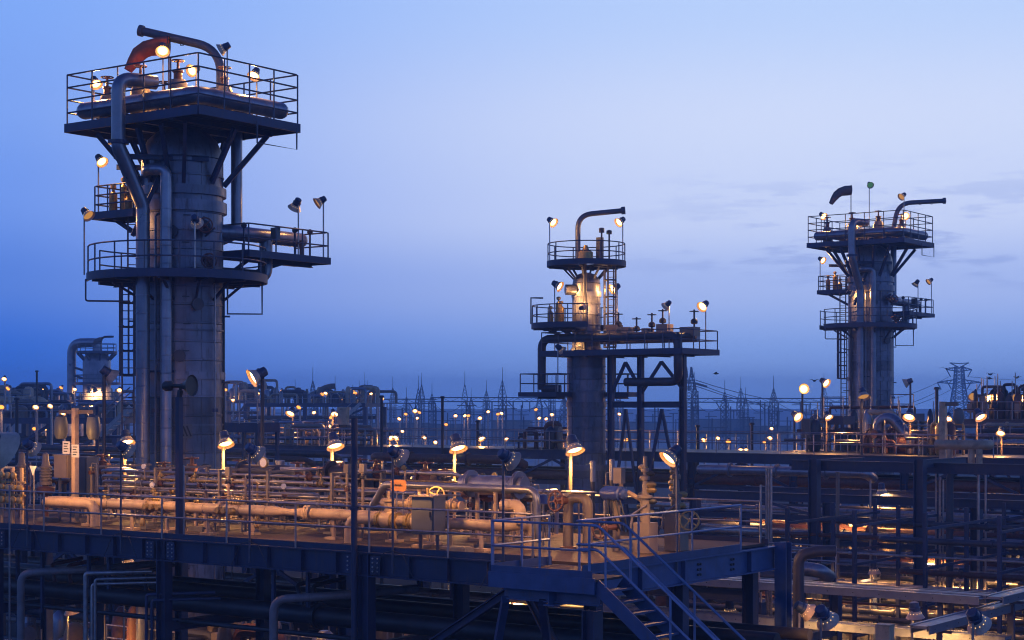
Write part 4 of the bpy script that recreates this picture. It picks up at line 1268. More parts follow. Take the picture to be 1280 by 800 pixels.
# rusty valves over the back half
rn = random.Random(4)
VP = [(30, 7.9), (62, 7.4), (80, 8.1), (128, 7.6), (178, 7.8), (205, 8.2), (240, 8.0), (262, 7.7), (300, 8.0), (372, 7.9), (398, 8.2), (450, 7.6), (532, 7.2), (556, 7.9), (590, 7.3), (607, 8.0),
      (635, 7.7), (655, 8.0), (510, 8.1), (470, 8.2)]
for k, (px, b) in enumerate(sorted(VP)):
    a = onb(px, b)
    t = thing('valve_stand', f'rusty valve stand along the deck back, {ORD[k]} from the picture edge by the sign', 'valve', FP(a, b, 0), RZ, 'rusty valve stands on the deck back')
    h = rn.uniform(.8, 1.45)
    MB().cyl((0, 0, 0), (0, 0, h), .09, n=10).build('stem', 'pipe_grey', t)
    MB().box(-.18, .18, -.18, .18, 0, .06).build('foot_plate', 'concrete', t)
    q = valve(t, (0, 0, h + .12), .13, rn.choice(('rust', 'rust', 'pipe_grey')), rn.uniform(0, 3), 'rust', .22)
    L = rn.uniform(.5, 1.3)
    s_ = rn.choice((-1, 1))
    MB().tube([(s_ * .2, 0, h + .12), (s_ * L, 0, h + .12), (s_ * L, .5, h + .12), (s_ * L, .5, 0)], .08, 8, .2).build('branch_pipe', rn.choice(('pipe_grey', 'clad', 'pipe_grey', 'beige')), t)
    if rn.random() < .6:
        MB().cyl((.1, .2, 0), (.1, .2, h + rn.uniform(.4, .9)), .035, n=6).build('thin_riser', 'galv', t)
        inst('handwheel', wheel_mesh(.12, 'dark'), t, (.1, .2, h + .5))
# horizontal spools among them
for k, (px0, px1, py, b, r, m) in enumerate(((300, 345, 588, 7.0, .2, 'pipe_grey'), (412, 440, 592, 7.2, .26, 'pipe_grey'), (250, 284, 590, 7.6, .12, 'clad'), (100, 150, 610, 6.5, .11, 'clad'), (640, 680, 613, 6.8, .06, 'galv'), (170, 215, 605, 7.2, .12, 'pipe_grey'))):
    a0, z = onb(px0, b, py); a1 = onb(px1, b)
    lab = ['grey drum lying behind the gauge support', 'grey drum lying behind the tall bare pole', 'pale spool at the broad tower foot', 'pale spool by the beige cabinet', 'thin spool near the U pipe', 'grey spool beside the loudspeaker pole'][k]
    deck_pipe(lab, [(a0, b, z), (a1, b, z), (a1 + .02, b + .6, z), (a1, b + .6, .1)], r, m, bend=r * 1.5, supports=((a0 + .2, b, z - r * .8),), flanges=(((a0 + .1, b, z), (1, 0, 0)),))

# left part: cabinet, tall post with hanging pots, signs, triangular sign
a = onb(95, 3.6)
t = thing('utility_post', 'tall beige twin post with two hanging pots and sign plates beyond the deck front', 'post', FP(a, 3.6, 0), RZ)
zt = 3.65 - (510 - HOR) / FPX * FP(a, 3.6).y
MB().beam((-.04, 0, 0), (-.04, 0, zt), .16, .16).build('post', 'beige', t)
MB().beam((-.28, .25, 0), (-.28, .25, zt), .12, .12).build('post', 'beige_box', t)
MB().beam((-.9, .1, zt - .12), (.75, .1, zt - .12), .1, .12).build('arm', 'beige_box', t)
for x in (-.85, .7):
    MB().lathe([(.03, .3), (.18, .22), (.22, .0), (.22, -.3), (.15, -.48), (.01, -.5)], (x, .1, zt - .5), n=14).build('pot', 'grey_box', t)
for x, z in ((-.33, zt - 1.25), (.1, zt - 1.35)):
    sp = MB().box(x - .17, x + .17, -.12, -.095, z - .2, z + .2).build('sign_plate', 'white', t)
    for k in range(4):
        MB().box(x - .11, x + .11 - .05 * (k % 2), -.124, -.1205, z + .11 - k * .08, z + .14 - k * .08).build('text_line', 'black', sp)
t = thing('beige_cabinet', 'beige steel cabinet fixed beside the tall twin post', 'cabinet', FP(onb(80, 3.9), 3.9, 0), RZ)
z = 3.65 - (597 - HOR) / FPX * FP(onb(80, 3.9), 3.9).y
MB().box(-.25, .42, -.2, .2, z, z + .7).build('body', 'beige_box', t)
MB().box(-.22, .39, -.225, -.2, z + .03, z + .67).build('door', 'beige_box', t)
MB().box(-.28, .45, -.24, .24, z + .7, z + .74).build('rain_hood', 'beige_box', t)
for x in (-.2, .35):
    MB().beam((x, 0, 0), (x, 0, z), .07, .07).build('leg', 'paint_rail', t)
t = thing('grey_cabinet', 'dull grey cabinet behind the tall twin post', 'cabinet', FP(onb(107, 5.2), 5.2, 0), RZ)
MB().box(-.35, .35, -.25, .25, .8, 2.0).build('body', 'grey_box', t)
MB().box(-.3, .3, -.275, -.25, .85, 1.95).build('door', 'grey_box', t)
for x in (-.28, .28):
    MB().beam((x, 0, 0), (x, 0, .8), .07, .07).build('leg', 'paint_rail', t)
a, z = onb(41, 2.2, 588)
t = thing('warning_sign', 'pale downward triangle sign near the deck edge', 'sign', FP(a, 2.2, 0), RZ)
MB().add([(-.16, 0, z + .14), (.16, 0, z + .14), (0, 0, z - .16), (-.16, .02, z + .14), (.16, .02, z + .14), (0, .02, z - .16)], [(0, 2, 1), (3, 4, 5), (0, 1, 4, 3), (1, 2, 5, 4), (2, 0, 3, 5)]).build('plate', 'white', t)
MB().beam((0, .04, 0), (0, .04, z), .04, .03).build('stake', 'galv', t)
# brass-lit instrument rack at the picture's left edge
t = thing('instrument_rack', 'warm-lit rack of small gauges and tubing at the deck edge by the triangle sign', 'instrument rack', FP(onb(12, 2.0), 2.0, 0), RZ)
for x in (-.4, .15, .6):
    MB().beam((x, 0, 0), (x, 0, 1.75), .09, .09).build('post', 'beige', t)
for z in (.9, 1.3):
    MB().beam((-.6, -.02, z), (.8, -.02, z), .06, .06).build('cross_bar', 'brass', t)
for k in range(14):
    x, z = -.5 + (k % 5) * .28, .75 + (k // 5) * .38
    MB().lathe([(.09, -.06), (.11, -.03), (.11, .03), (.02, .05)], (x, -.12, z), (0, -1, 0), 10).build('gauge', 'brass', t)
    MB().tube([(x, -.05, z), (x + .1, -.06, z - .2), (x + .05, -.05, z - .35)], .02, 5, .05).build('tubing', 'brass', t)
for k, px in enumerate((27, 57)):
    a = onb(px, 4.2)
    t = thing('spring_can', ('ribbed rust-brown can on a stem before the triangle sign', 'ribbed rust-brown can on a stem between triangle sign and beige cabinet')[k], 'valve', FP(a, 4.2, 0), RZ, 'ribbed cans')
    pr = [(.2, 1.1)]
    for j in range(6):
        z = 1.15 + j * .1
        pr += [(.2, z), (.2, z + .05), (.15, z + .06), (.15, z + .09)]
    pr += [(.12, 1.8), (.1, 2.1), (.03, 2.15)]
    MB().lathe(pr, n=14).build('can', 'beige_box', t)
    MB().lathe([(.1, 0), (.1, 1.1)], n=10).build('stem', 'rust', t)
    MB().lathe([(.24, .8), (.3, .85), (.3, 1.0), (.24, 1.05)], n=12).build('flange', 'rust', t)
# small tool boxes and plinths on the floor
for k, (px, py) in enumerate(((180, 661), (250, 664), (610, 686), (575, 690), (560, 668), (60, 652))):
    a, b = inv(px, py, 0)
    lab = ['below the thick beige pipe at the loudspeaker pole', 'between loudspeaker pole and the deck lamp', 'beside the beige pipe elbow by the landing', 'under the beige pipe past the cabinet', 'behind the grey cabinet', 'by the hairpin end of the thick pipe'][k]
    solo('pipe_plinth', MB().box(-.3, .3, -.2, .2, 0, .11).box(-.24, .24, -.15, .15, .11, .14), 'concrete', 'low concrete plinth ' + lab, 'plinth', FP(a, b, .004), RZ, 'low plinths')

# ------------------------------------------------------------------ below the deck
mat('pipe_pale', (.19, .17, .17), .5, .1, .2, 3, (.1, .07, .05), .5)
def low_pipe(label, pts, r, m='pipe_grey', bend=None, group='pipes under the near deck', flanges=(), n=14):
    o = pts[0]
    t = thing('pipe', label, 'pipe', FP(*o), RZ, group)
    if m == 'pipe_grey' and group == 'pipes under the near deck': m = 'pipe_dark_shade'  # grey pipes under the deck get the shade in their colour
    MB().tube(pts, r, n, bend if bend is not None else r * 2.2, 6).build('pipe_run', m, t, o)
    for p, d in flanges:
        flange(t, Vector(p) - Vector(o), d, r * 1.4, m)
    return t, o
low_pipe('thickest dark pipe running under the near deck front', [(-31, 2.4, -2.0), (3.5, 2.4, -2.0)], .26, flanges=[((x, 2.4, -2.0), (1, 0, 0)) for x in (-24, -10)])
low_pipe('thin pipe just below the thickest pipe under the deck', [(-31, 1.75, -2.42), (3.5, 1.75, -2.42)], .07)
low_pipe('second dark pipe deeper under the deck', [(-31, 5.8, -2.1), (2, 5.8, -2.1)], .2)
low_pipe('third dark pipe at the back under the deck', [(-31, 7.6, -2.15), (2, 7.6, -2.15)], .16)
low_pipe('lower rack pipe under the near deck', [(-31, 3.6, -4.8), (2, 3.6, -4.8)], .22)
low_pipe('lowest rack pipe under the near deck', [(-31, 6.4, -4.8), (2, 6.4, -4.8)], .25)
a = onb(26, .9)
low_pipe('gooseneck pipe at the picture corner under the deck', [(a, .9, -DECK), (a, .9, -1.35), (a + .55, 1.3, -1.3), (a + 1.6, 2.3, -1.25), (a + 2.2, 4.2, -1.2)], .115, 'pipe_pale', bend=.4)
a = onb(342, .9)
low_pipe('gooseneck pipe standing between the two front columns', [(a, .9, -DECK), (a, .9, -1.45), (a + .6, 1.3, -1.4), (a + 1.5, 2.3, -1.35), (a + 2.2, 4.2, -1.3)], .115, 'pipe_pale', bend=.4)
for k, px in enumerate((70, 90, 185, 400, 380)):
    a = onb(px, 2.4)
    low_pipe(['slanted', 'second slanted', 'third slanted', 'fifth slanted', 'fourth slanted'][k] + ' branch rising from the thickest pipe under the deck', [(a, 2.4, -1.9), (a - .45, 2.6, -1.25), (a - .2, 3.6, -1.1)], .06, 'rust' if k < 2 else 'pipe_grey', bend=.15)
for k, px in enumerate((107, 119, 115, 183, 190)):
    a = onb(px, 1.0)
    low_pipe(['leftmost', 'third', 'second', 'fourth', 'fifth'][k] + ' thin upright conduit under the deck front', [(a, 1.0, -DECK), (a, 1.0, -1.2 - .15 * k), (a + 1.5, 2.2, -1.15 - .15 * k)], .045 if k else .07, 'galv' if k < 3 else 'paint', bend=.1)
for k, px in enumerate((12,)):
    a = onb(px, .8)
    solo('conduit', MB().cyl((0, 0, 0), (0, 0, DECK + 1.3), .03, n=8).box(-.06, .06, -.06, .06, 0, .04), 'galv', 'thin pale conduit rising at the picture edge before the deck', 'pipe', FP(a, .8, -DECK), RZ)

# lower walkway with blue-grey grating, seen under the deck
t = thing('lower_walkway', 'low blue-grey walkway glimpsed under the near deck', 'walkway', FP(-16, 14, -7.5), RZ)
MB().box(-16, 14, -1.0, 1.0, 1.5, 1.58).build('floor', 'paint', t)
for s_ in (-1, 1):
    MB().beam((-16, s_, 1.45), (14, s_, 1.45), .06, .25).build('edge_beam', 'paint', t)
for x in range(-15, 15, 4):
    for s_ in (-1, 1):
        MB().beam((x, s_ * .9, -.5), (x, s_ * .9, 1.4), .16, .16).build('leg', 'paint', t)
        MB().cyl((x, s_ * .97, 1.5), (x, s_ * .97, 2.6), .03, n=6).build('post', 'galv', t)
for z in (2.1, 2.6):
    for s_ in (-1, 1):
        MB().cyl((-16, s_ * .97, z), (14, s_ * .97, z), .028, n=6).build('rail', 'galv', t)

# cable trays at the lower right
TZ = -2.3
def tray(label, p, q, w=.55, h=.24):
    d = (Vector(q) - Vector(p)).length
    ang = math.atan2(q[1] - p[1], q[0] - p[0])
    t = thing('cable_tray', label, 'cable tray', FP(*p), RZ + ang, 'galvanised cable trays')
    MB().box(0, d, -w / 2, w / 2, -.03, 0).build('tray_bed', 'galv_dark', t)
    for s_ in (-1, 1):
        b = MB().box(0, d, s_ * w / 2 - .015, s_ * w / 2 + .015, -h + .06, .06)
        b.box(0, d, s_ * w / 2 - .05, s_ * w / 2 + .05, .06, .075)
        sr = b.build('side_rail', 'galv_dark', t)
    n = int(d / .3)
    cm = cached(('cover', w), lambda: MB().box(.005, .295, -.5 * w + .06, .5 * w - .06, .0, .05).mesh('cover_strip', 'galv_dark'))
    for i in range(n):
        inst('cover_strip', cm, t, (i * .3, 0, 0))
    bm = cached('tbolt', lambda: MB().lathe([(.018, 0), (.018, .012), (.005, .016)], (0, 0, 0), (0, -1, 0), 6).mesh('bolt', 'dark'))
    for i in range(int(d / .9)):
        inst('bolt', bm, t, (i * .9 + .4, -w / 2 - .016, -.06))
    for x in (d * .1, d * .5, d * .9):
        MB().beam((x, 0, -DECK - p[2]), (x, 0, -.2), .14, .14).build('leg', 'paint', t)
        MB().beam((x, -w / 2 - .1, -h - .02), (x, w / 2 + .1, -h - .02), .08, .08).build('bearer', 'paint', t)
    return t
mat('galv_dark', (.24, .26, .31), .33, .6, .08, 5)
c1 = inv(1228, 748, TZ); c2 = inv(780, 735, TZ)
tray('long cable tray across the lower corner, behind its twin', (c1[0] - 13, c1[1] + .75, TZ), (c1[0], c1[1] + .75, TZ))
tray('long cable tray across the lower corner, in front of its twin', (c1[0] - 13.6, c1[1], TZ), (c1[0], c1[1], TZ))
tray('cable tray running back from the corner joint, upper one', (c1[0] + .3, c1[1] + .2, TZ), (c1[0] + .3, c1[1] + 16, TZ))
c3 = inv(1160, 782, TZ - .4)
tray('cable tray below the corner joint running back', (c3[0], c3[1] - .6, TZ - .4), (c3[0], c3[1] + 14, TZ - .4))
tray('lowest long cable tray at the picture bottom', (c1[0] - 14, c1[1] - .5, TZ - 1.1), (c1[0] + 1, c1[1] - .5, TZ - 1.1))
# pale post head before the trays
p = P(1106, 780, 41)
t = thing('concrete_post', 'pale square post top in front of the cable trays', 'post', (p.x, p.y, 0), RZ)
MB().box(-.18, .18, -.15, .15, 0, p.z - .03).build('shaft', 'beige', t)
MB().box(-.2, .2, -.17, .17, p.z - .03, p.z).build('cap', 'beige', t)
lamp((P(1026, 772, 42).x, 42, 4), P(1026, 772, 42).z - 4, (.5, .5, -.7), 'floodlight with a blue back at the picture bottom beside the pale post', 60, 'floodlights at the lower corner', sc=1.15, lens='lens')
lamp((P(1003, 768, 44).x, 44.5, 4), P(1003, 766, 44).z - 4, (.8, .2, -.5), 'blue-backed lamp head half hidden behind the bottom floodlight', 0, 'floodlights at the lower corner', lens='lens_low')
lamp((P(1216, 775, 40).x, 40, 4), P(1216, 777, 40).z - 4, (.5, .5, -.7), 'floodlight in the lower corner beneath the cable tray joint', 60, 'floodlights at the lower corner', sc=1.15)
# large horizontal pipe at the bottom right
low_pipe('fat pale pipe lying at the picture bottom below the trays', [(c1[0] - 15, c1[1] - 1.6, TZ - 2.3), (c1[0] + 4, c1[1] - 1.6, TZ - 2.3)], .55, 'pipe_grey', group='pipes below the trays')
p0 = inv(990, 680, -1.0)
low_pipe('fat bent duct rising beside the deck corner', [(onb(998, 14), 14, -7.5), (onb(998, 14), 14, -.75), (onb(998, 14) + .5, 14.3, -.62), (onb(998, 14) + .9, 14.6, -.62)], .17, 'pipe_grey', bend=.6, group='ducts beside the deck corner')

# ------------------------------------------------------------------ middle distance: long pipe bridge
WB, WZ = 52.8, 1.05
def bridge(label, a0, a1, b0, b1, z, levels, colstep=6.2, name='pipe_bridge', rail_m='galv', colw=.36, gh=.55, rails=True, group=None):
    t = thing(name, label, 'pipe rack', FP(a0, b0, -DECK), RZ, group)
    o = (a0, b0, -DECK)
    if rails: MB().box(a0, a1, b0, b1, z - .06, z).build('floor', 'dark', t, o)
    for b in (b0, b1):
        MB().ibeam((a0, b, z - gh / 2 - .02), (a1, b, z - gh / 2 - .02), gh, .25).build('girder', 'paint', t, o)
    n = max(1, round((a1 - a0) / colstep))
    for i in range(n + 1):
        a = a0 + (a1 - a0) * i / n
        for b in (b0 + .02, b1 - .02):
            MB().ibeam((a, b, -DECK), (a, b, z - gh), colw, colw, .03, .02, up=(1, 0, 0)).build('column', 'paint', t, o)
        for lz in levels:
            MB().ibeam((a, b0 - .3, lz), (a, b1 + .3, lz), .3, .18).build('bearer', 'paint', t, o)
        if i < n and i % 2 == 0:
            a2 = a0 + (a1 - a0) * (i + 1) / n
            am = (a + a2) / 2
            lz = levels[0] if levels else -3
            MB().beam((a, b0, lz), (am, b0, z - gh), .12, .14).build('brace', 'paint', t, o)
            MB().beam((a2, b0, lz), (am, b0, z - gh), .12, .14).build('brace', 'paint', t, o)
    for lz in levels:
        for b in (b0, b1):
            MB().ibeam((a0, b, lz), (a1, b, lz), .24, .14).build('tie_beam', 'paint', t, o)
    if rails:
        for b in (b0, b1):
            handrail(t, [Vector((a0, b, z)) - Vector(o), Vector((a1, b, z)) - Vector(o)], 1.1, 2, 2.0, .03, rail_m)
    return t
bridge('long railed pipe bridge crossing behind the slim tower from tower to tower', -66, -2, WB, WB + 6, WZ, [-.9, -3.2, -5.2])
rr = random.Random(11)
def run_pipe(label, a0, a1, b, z, r, m, group, ends=True, fl=2):
    o = (a0, b, z)
    t = thing('pipe', label, 'pipe', FP(*o), RZ, group)
    pts = [(a0, b, z), (a1, b, z)]
    if ends: pts = [(a0, b + .8, z), (a0, b, z), (a1, b, z), (a1, b + .8, z - .3)]
    MB().tube(pts, r, 10, r * 2.5, 4).build('pipe_run', m, t, o)
    for i in range(fl):
        x = a0 + (a1 - a0) * (i + .7) / (fl + .5)
        flange(t, Vector((x, b, z)) - Vector(o), (1, 0, 0), r * 1.45, m)
    return t
TI = ['upper', 'middle', 'lower']
for li, lz in enumerate((-.9, -3.2, -5.2)):
    for k in range(5):
        b = WB + .3 + k * 1.25
        r = rr.choice((.12, .16, .22, .3))
        a0 = rr.uniform(-66, -50); a1 = rr.uniform(-20, -2)
        run_pipe(f'grey {TI[li]}-tier pipe of the long pipe bridge, {ORD[k]} from its near edge', a0, a1, b, lz + .15 + r, r, rr.choice(('pipe_grey', 'clad', 'pipe_grey', 'rust')), f'{TI[li]} tier pipes of the long bridge', fl=4)
# bright-edged conduit pipe in front of the bridge girder at the right, as in front of the twin tower
a0 = onb(873, 48); a1 = onb(1083, 48); _, z = onb(980, 48, 589)
run_pipe('fat weathered pipe hung below the bridge girder towards the twin tower', a0, a1, 48.0, z, .26, 'clad', None, fl=3)
a0 = onb(466, 44); a1 = onb(645, 44); _, z = onb(550, 44, 573)
run_pipe('rust-red pipe with an elbow end below the bridge, behind the deck lamps', a0, a1, 44.0, z, .26, 'rust', None, fl=2)
a0 = onb(385, 46); a1 = onb(440, 46); _, z = onb(410, 46, 570)
run_pipe('short pale pipe end catching the sky below the bridge', a0, a1, 46.0, z, .12, 'clad', None, fl=1)

# equipment generator: real small plant items on a base
def cluster(label, origin, w, d, h, seed, n=10, mats=('pipe_grey', 'clad', 'beige_box', 'rust', 'brass'), name='equipment_skid', cat='equipment', k=1.0, rails=True):
    rn = random.Random(seed)
    t = thing(name, label, cat, origin, RZ)
    MB().box(-w / 2, w / 2, -d / 2, d / 2, -.12, 0).build('base', 'paint', t)
    for i in range(n):
        x, y = rn.uniform(-w / 2 + .3, w / 2 - .3), rn.uniform(-d / 2 + .3, d / 2 - .3)
        typ = rn.random()
        m = rn.choice(mats)
        hh = h * rn.uniform(.35, 1.0)
        if typ < .3:
            r = rn.uniform(.12, .4) * k
            b = MB().lathe([(r * .7, 0), (r, .15), (r, hh * .8), (r * .8, hh * .92), (r * .3, hh), (.02, hh + .02)], (x, y, 0), n=12)
            b.build('vessel', m, t)
        elif typ < .6:
            r = rn.uniform(.06, .16) * k
            L = rn.uniform(.8, w * .5)
            x1 = max(-w / 2 + .1, min(w / 2 - .1, x + rn.choice((-1, 1)) * L))
            MB().tube([(x, y, 0), (x, y, hh), (x1, y, hh), (x1, y, 0)], r, 8, r * 2.2, 4).build('loop_pipe', m, t)
        elif typ < .8:
            r = rn.uniform(.08, .14) * k
            MB().cyl((x, y, 0), (x, y, hh * .8), r * .7, n=8).build('stem', m, t)
            valve(t, (x, y, hh * .8), round(r, 2), m, rn.uniform(0, 3), 'rust', .22)
        else:
            b = MB().box(x - .25 * k, x + .25 * k, y - .15, y + .15, hh * .35, hh * .85)
            b.beam((x, y, 0), (x, y, hh * .36), .08, .08)
            b.build('junction_box', 'beige_box', t)
        if rn.random() < .35:
            MB().cyl((x + .2, y, 0), (x + .2, y, h * rn.uniform(.9, 1.25)), .03, n=6).build('thin_riser', 'galv', t)
    for i in range(3):
        y = -d / 2 + d * (i + .5) / 3
        MB().cyl((-w / 2, y, h * (.25 + .2 * i)), (w / 2, y, h * (.25 + .2 * i)), .08 * k, n=8).build('header_pipe', rn.choice(mats), t)
    if rails:
        handrail(t, [(-w / 2, -d / 2, 0), (w / 2, -d / 2, 0)], 1.1, 2, 1.8, .028, 'galv')
    return t
def on_bridge(px, b, z=WZ):
    return FP(onb(px, b), b, z)
cluster('warm-lit pumps and loop pipes on the bridge beside the broad tower', on_bridge(345, WB + 3), 10, 3.5, 1.6, 21, 18, ('beige', 'clad', 'rust', 'brass', 'beige'))
cluster('warm-lit loop pipes on the bridge behind the tall bare pole', on_bridge(415, WB + 3), 9, 3.5, 1.5, 22, 12, ('beige', 'pipe_grey', 'beige_box'))
cluster('tangle of vessels and red valves at the foot of the twin tower', FP(*[*(lambda v: (v, WB + 7.5))(onb(1085, WB + 7.5))], WZ), 9, 5, 2.6, 23, 26, ('pipe_grey', 'clad', 'rust', 'beige', 'brass'))
cluster('red valve row between the twin tower and the box-headed post', FP(onb(1138, WB + 5), WB + 5, WZ), 5, 3, 1.5, 24, 14, ('rust', 'rust', 'pipe_grey'))
cluster('gauge panel and pipes around the box-headed post', FP(onb(1165, WB + 3), WB + 3, WZ), 3, 2.5, 1.9, 25, 10, ('brass', 'grey_box', 'rust'))
cluster('small dark pumps on the bridge near the slim tower', on_bridge(690, WB + 2.5), 5, 3, 1.9, 26, 12, ('pipe_grey', 'rust', 'beige'))
# curved bright duct at the twin tower foot
o = FP(onb(1110, WB + 5), WB + 5, WZ)
solo('duct', MB().tube([(-.6, 0, 0), (-.6, 0, 1.8), (.2, .1, 2.0), (1.2, 0, .9), (1.4, 0, 0)], .32, 14, .7, 6), 'clad', 'shiny curved duct at the twin tower foot', 'duct', o, RZ)
# raised side stage left of the twin tower
def stage(label, px0, px1, py, b, legs_to, m='paint'):
    a0, z = onb(px0, b, py); a1 = onb(px1, b)
    t = thing('side_stage', label, 'platform', FP(a0, b, legs_to), RZ)
    o = (a0, b, legs_to)
    MB().box(a0, a1, b, b + 1.6, z - .5, z).build('floor', m, t, o)
    for x in (a0 + .1, a1 - .1):
        for y in (b + .1, b + 1.5):
            MB().beam((x, y, legs_to), (x, y, z - .5), .16, .16).build('leg', m, t, o)
    handrail(t, [Vector((a0, b, z)) - Vector(o), Vector((a1, b, z)) - Vector(o)], 1.1, 2, 1.2, .03, 'galv')
    return t
stage('small railed stage on the near side of the twin tower foot', 1030, 1054, 520, WB + 6.5, WZ)
stage('small railed stage on the far side of the twin tower foot', 1114, 1142, 517, WB + 8, WZ)
stage('railed stage with warm lamps beside the broad tower foot', 277, 322, 528, 30, -DECK)

# ------------------------------------------------------------------ box-headed post with hanging lantern and its pipe at the right
t = thing('lantern_post', 'pale square post with a bent arm and hanging lantern past the twin tower', 'post', FP(onb(1179, 50), 50, WZ), RZ)
zt = 3.65 - (502 - HOR) / FPX * FP(onb(1179, 50), 50).y - WZ
MB().beam((0, 0, 0), (0, 0, zt), .3, .3).build('post', 'beige', t)
MB().beam((0, 0, zt - .12), (.8, -.1, zt - .12), .16, .2).build('arm', 'beige_box', t)
MB().lathe([(.05, .3), (.22, .2), (.28, -.2), (.2, -.5), (.02, -.52)], (.85, -.1, zt - .6), n=12).build('lantern', 'grey_box', t)
a0 = onb(1170, 49); a1 = onb(1229, 49); _, z = onb(1200, 49, 556)
t, o = low_pipe('warm-lit beige pipe on stub legs past the twin tower', [(a0, 49, z), (a1, 49, z), (a1, 49.8, z)], .25, 'beige', bend=.4, group='warm pipes at the far deck')
for x in (a0 + .7, a0 + 2.2, a1 - .6):
    MB().cyl((x, 49, WZ - .4), (x, 49, z - .2), .16, n=10).build('leg', 'beige', t, o)
# structure at the right edge: raised deck with valves and floodlights
RBb, RBz = 74, 3.3
ar0 = onb(1192, RBb); ar1 = onb(1300, RBb)
_, RBz = onb(1230, RBb, 524)
bridge('dark raised deck with red-brown valves past the power pylon foot', ar0, ar1 + 4, RBb, RBb + 7, RBz, [RBz - 2.4], 5.5, name='valve_deck', rails=True)
for k, px in enumerate((1236, 1260, 1283)):
    cluster(['cluster of dark relief valves on the raised deck, next to its first lamp', 'cluster of dark relief valves in the middle of the raised deck', 'cluster of dark relief valves cut by the picture edge'][k],
            FP(onb(px, RBb + 3), RBb + 3, RBz), 2.8, 2.8, 2.4, 40 + k, 18, ('pipe_grey', 'pipe_dark_shade', 'pipe_grey', 'rust'), rails=False, k=.7)
bridge('lower pipe deck under the red-brown valve deck', onb(1190, 62), onb(1300, 62), 62, 67, onb(1240, 62, 556)[1], [], 6, name='valve_deck')
for k in range(4):
    run_pipe(f'pale pipe under the valve deck, {ORD[k]} from the bottom', onb(1195 + k * 6, 61), onb(1310, 61), 61 + k * .8, onb(1240, 61, 553 - k * 7)[1], .14, ('galv', 'clad', 'pipe_grey', 'beige')[k], 'pipes under the valve deck')

# ------------------------------------------------------------------ right lower racks
bridge('tall open pipe rack in the lower right with square columns', -20, 8, 40, 45, -.35, [-1.5, -2.6, -3.7, -4.8, -5.9], 6.8, name='pipe_rack', rails=False, colw=.42, gh=.4)
TN = ['highest', 'second', 'third', 'fourth', 'lowest']
for li, lz in enumerate((-1.5, -2.6, -3.7, -4.8, -5.9)):
    for k in range(5):
        r = rr.choice((.07, .1, .14, .2))
        run_pipe(f'dark pipe on the {TN[li]} tier of the open rack, {ORD[k]} from the front', rr.uniform(-24, -18), rr.uniform(5, 12), 40.2 + k * 1.1, lz + .15 + r, r, rr.choice(('pipe_grey', 'pipe_dark_shade', 'clad', 'galv', 'rust')), f'{TN[li]} tier pipes of the open rack', fl=3)
for k in range(8):
    r = rr.choice((.12, .18, .25))
    run_pipe(f'pipe of the low pipeway on the ground in the lower right, {ORD[k]} from the trays', -12 + rr.uniform(-3, 3), rr.uniform(8, 14), 24 + k * 1.4, -6.9 + r + (k % 3) * .5, r, rr.choice(('pipe_grey', 'pipe_grey', 'galv')), 'low pipeway pipes', fl=3)
# sleepers carrying the low pipeway
for k in range(6):
    solo('pipe_sleeper', MB().box(-.2, .2, -6, 6, 0, 1.0).box(-.26, .26, -6.05, 6.05, 1.0, 1.1), 'concrete', f'concrete sleeper under the low pipeway, {ORD[k]} from the deck side', 'sleeper', FP(-11 + k * 4, 29, -DECK + .003), RZ, 'pipeway sleepers')
for k in range(16):
    b = 30 + k * .55
    z = -6.6 + (k * 7 % 16) * .36
    a0 = rr.uniform(-16, -6)
    run_pipe(f'thin pipe stacked in front of the open rack, {ORD[k]} from the trays', a0, rr.uniform(8, 16), b, z, rr.choice((.05, .07, .09, .12)), rr.choice(('galv', 'clad', 'pipe_grey', 'rust', 'pipe_grey')), 'thin stacked pipes before the open rack', fl=5)
for k in range(9):
    a_ = -10 + k * 2.9
    t = thing('stack_frame', f'slim ladder frame holding the thin stacked pipes, {ORD[k]} along', 'pipe support', FP(a_, 30, -DECK), RZ, 'slim ladder frames')
    for y in (0, 4.2, 8.4):
        MB().beam((0, y, 0), (0, y, 7.6), .14, .14).build('leg', 'paint', t)
    for z in (1.25, 2.7, 4.1, 5.5, 7.0):
        MB().beam((.1, -.2, z), (.1, 8.6, z), .09, .1).build('cross_bar', 'paint', t)
# slender uprights and risers in the lower right
for k, (px, py0, b, r, m) in enumerate(((1047, 590, 38.5, .09, 'beige_box'), (1088, 600, 39, .05, 'galv'), (1170, 585, 38, .045, 'galv'), (1175, 596, 38, .06, 'galv'), (1179, 600, 38, .05, 'galv'), (1223, 590, 37.5, .07, 'galv'), (1232, 592, 39, .05, 'galv'),
                                       (958, 585, 30, .05, 'galv'), (961, 585, 30, .05, 'galv'), (964, 585, 30, .05, 'galv'), (951, 606, 30, .05, 'galv'))):
    a, z = onb(px, b, py0)
    solo('riser', MB().cyl((0, 0, 0), (0, 0, z + DECK), r, n=8).box(-.15, .15, -.15, .15, 0, .05), m, f'thin upright riser before the open rack, {ORD[k]} of its row', 'pipe', FP(a, b, -DECK), RZ, 'thin risers before the open rack')
a, z = onb(1187, 37, 588)
low_pipe('pale gooseneck pipe standing before the open rack', [(a, 37, -DECK), (a, 37, z), (a + .9, 37.6, z + .05), (a + 2.2, 39, z + .1)], .16, 'pipe_grey', bend=.5, group='goosenecks before the open rack')
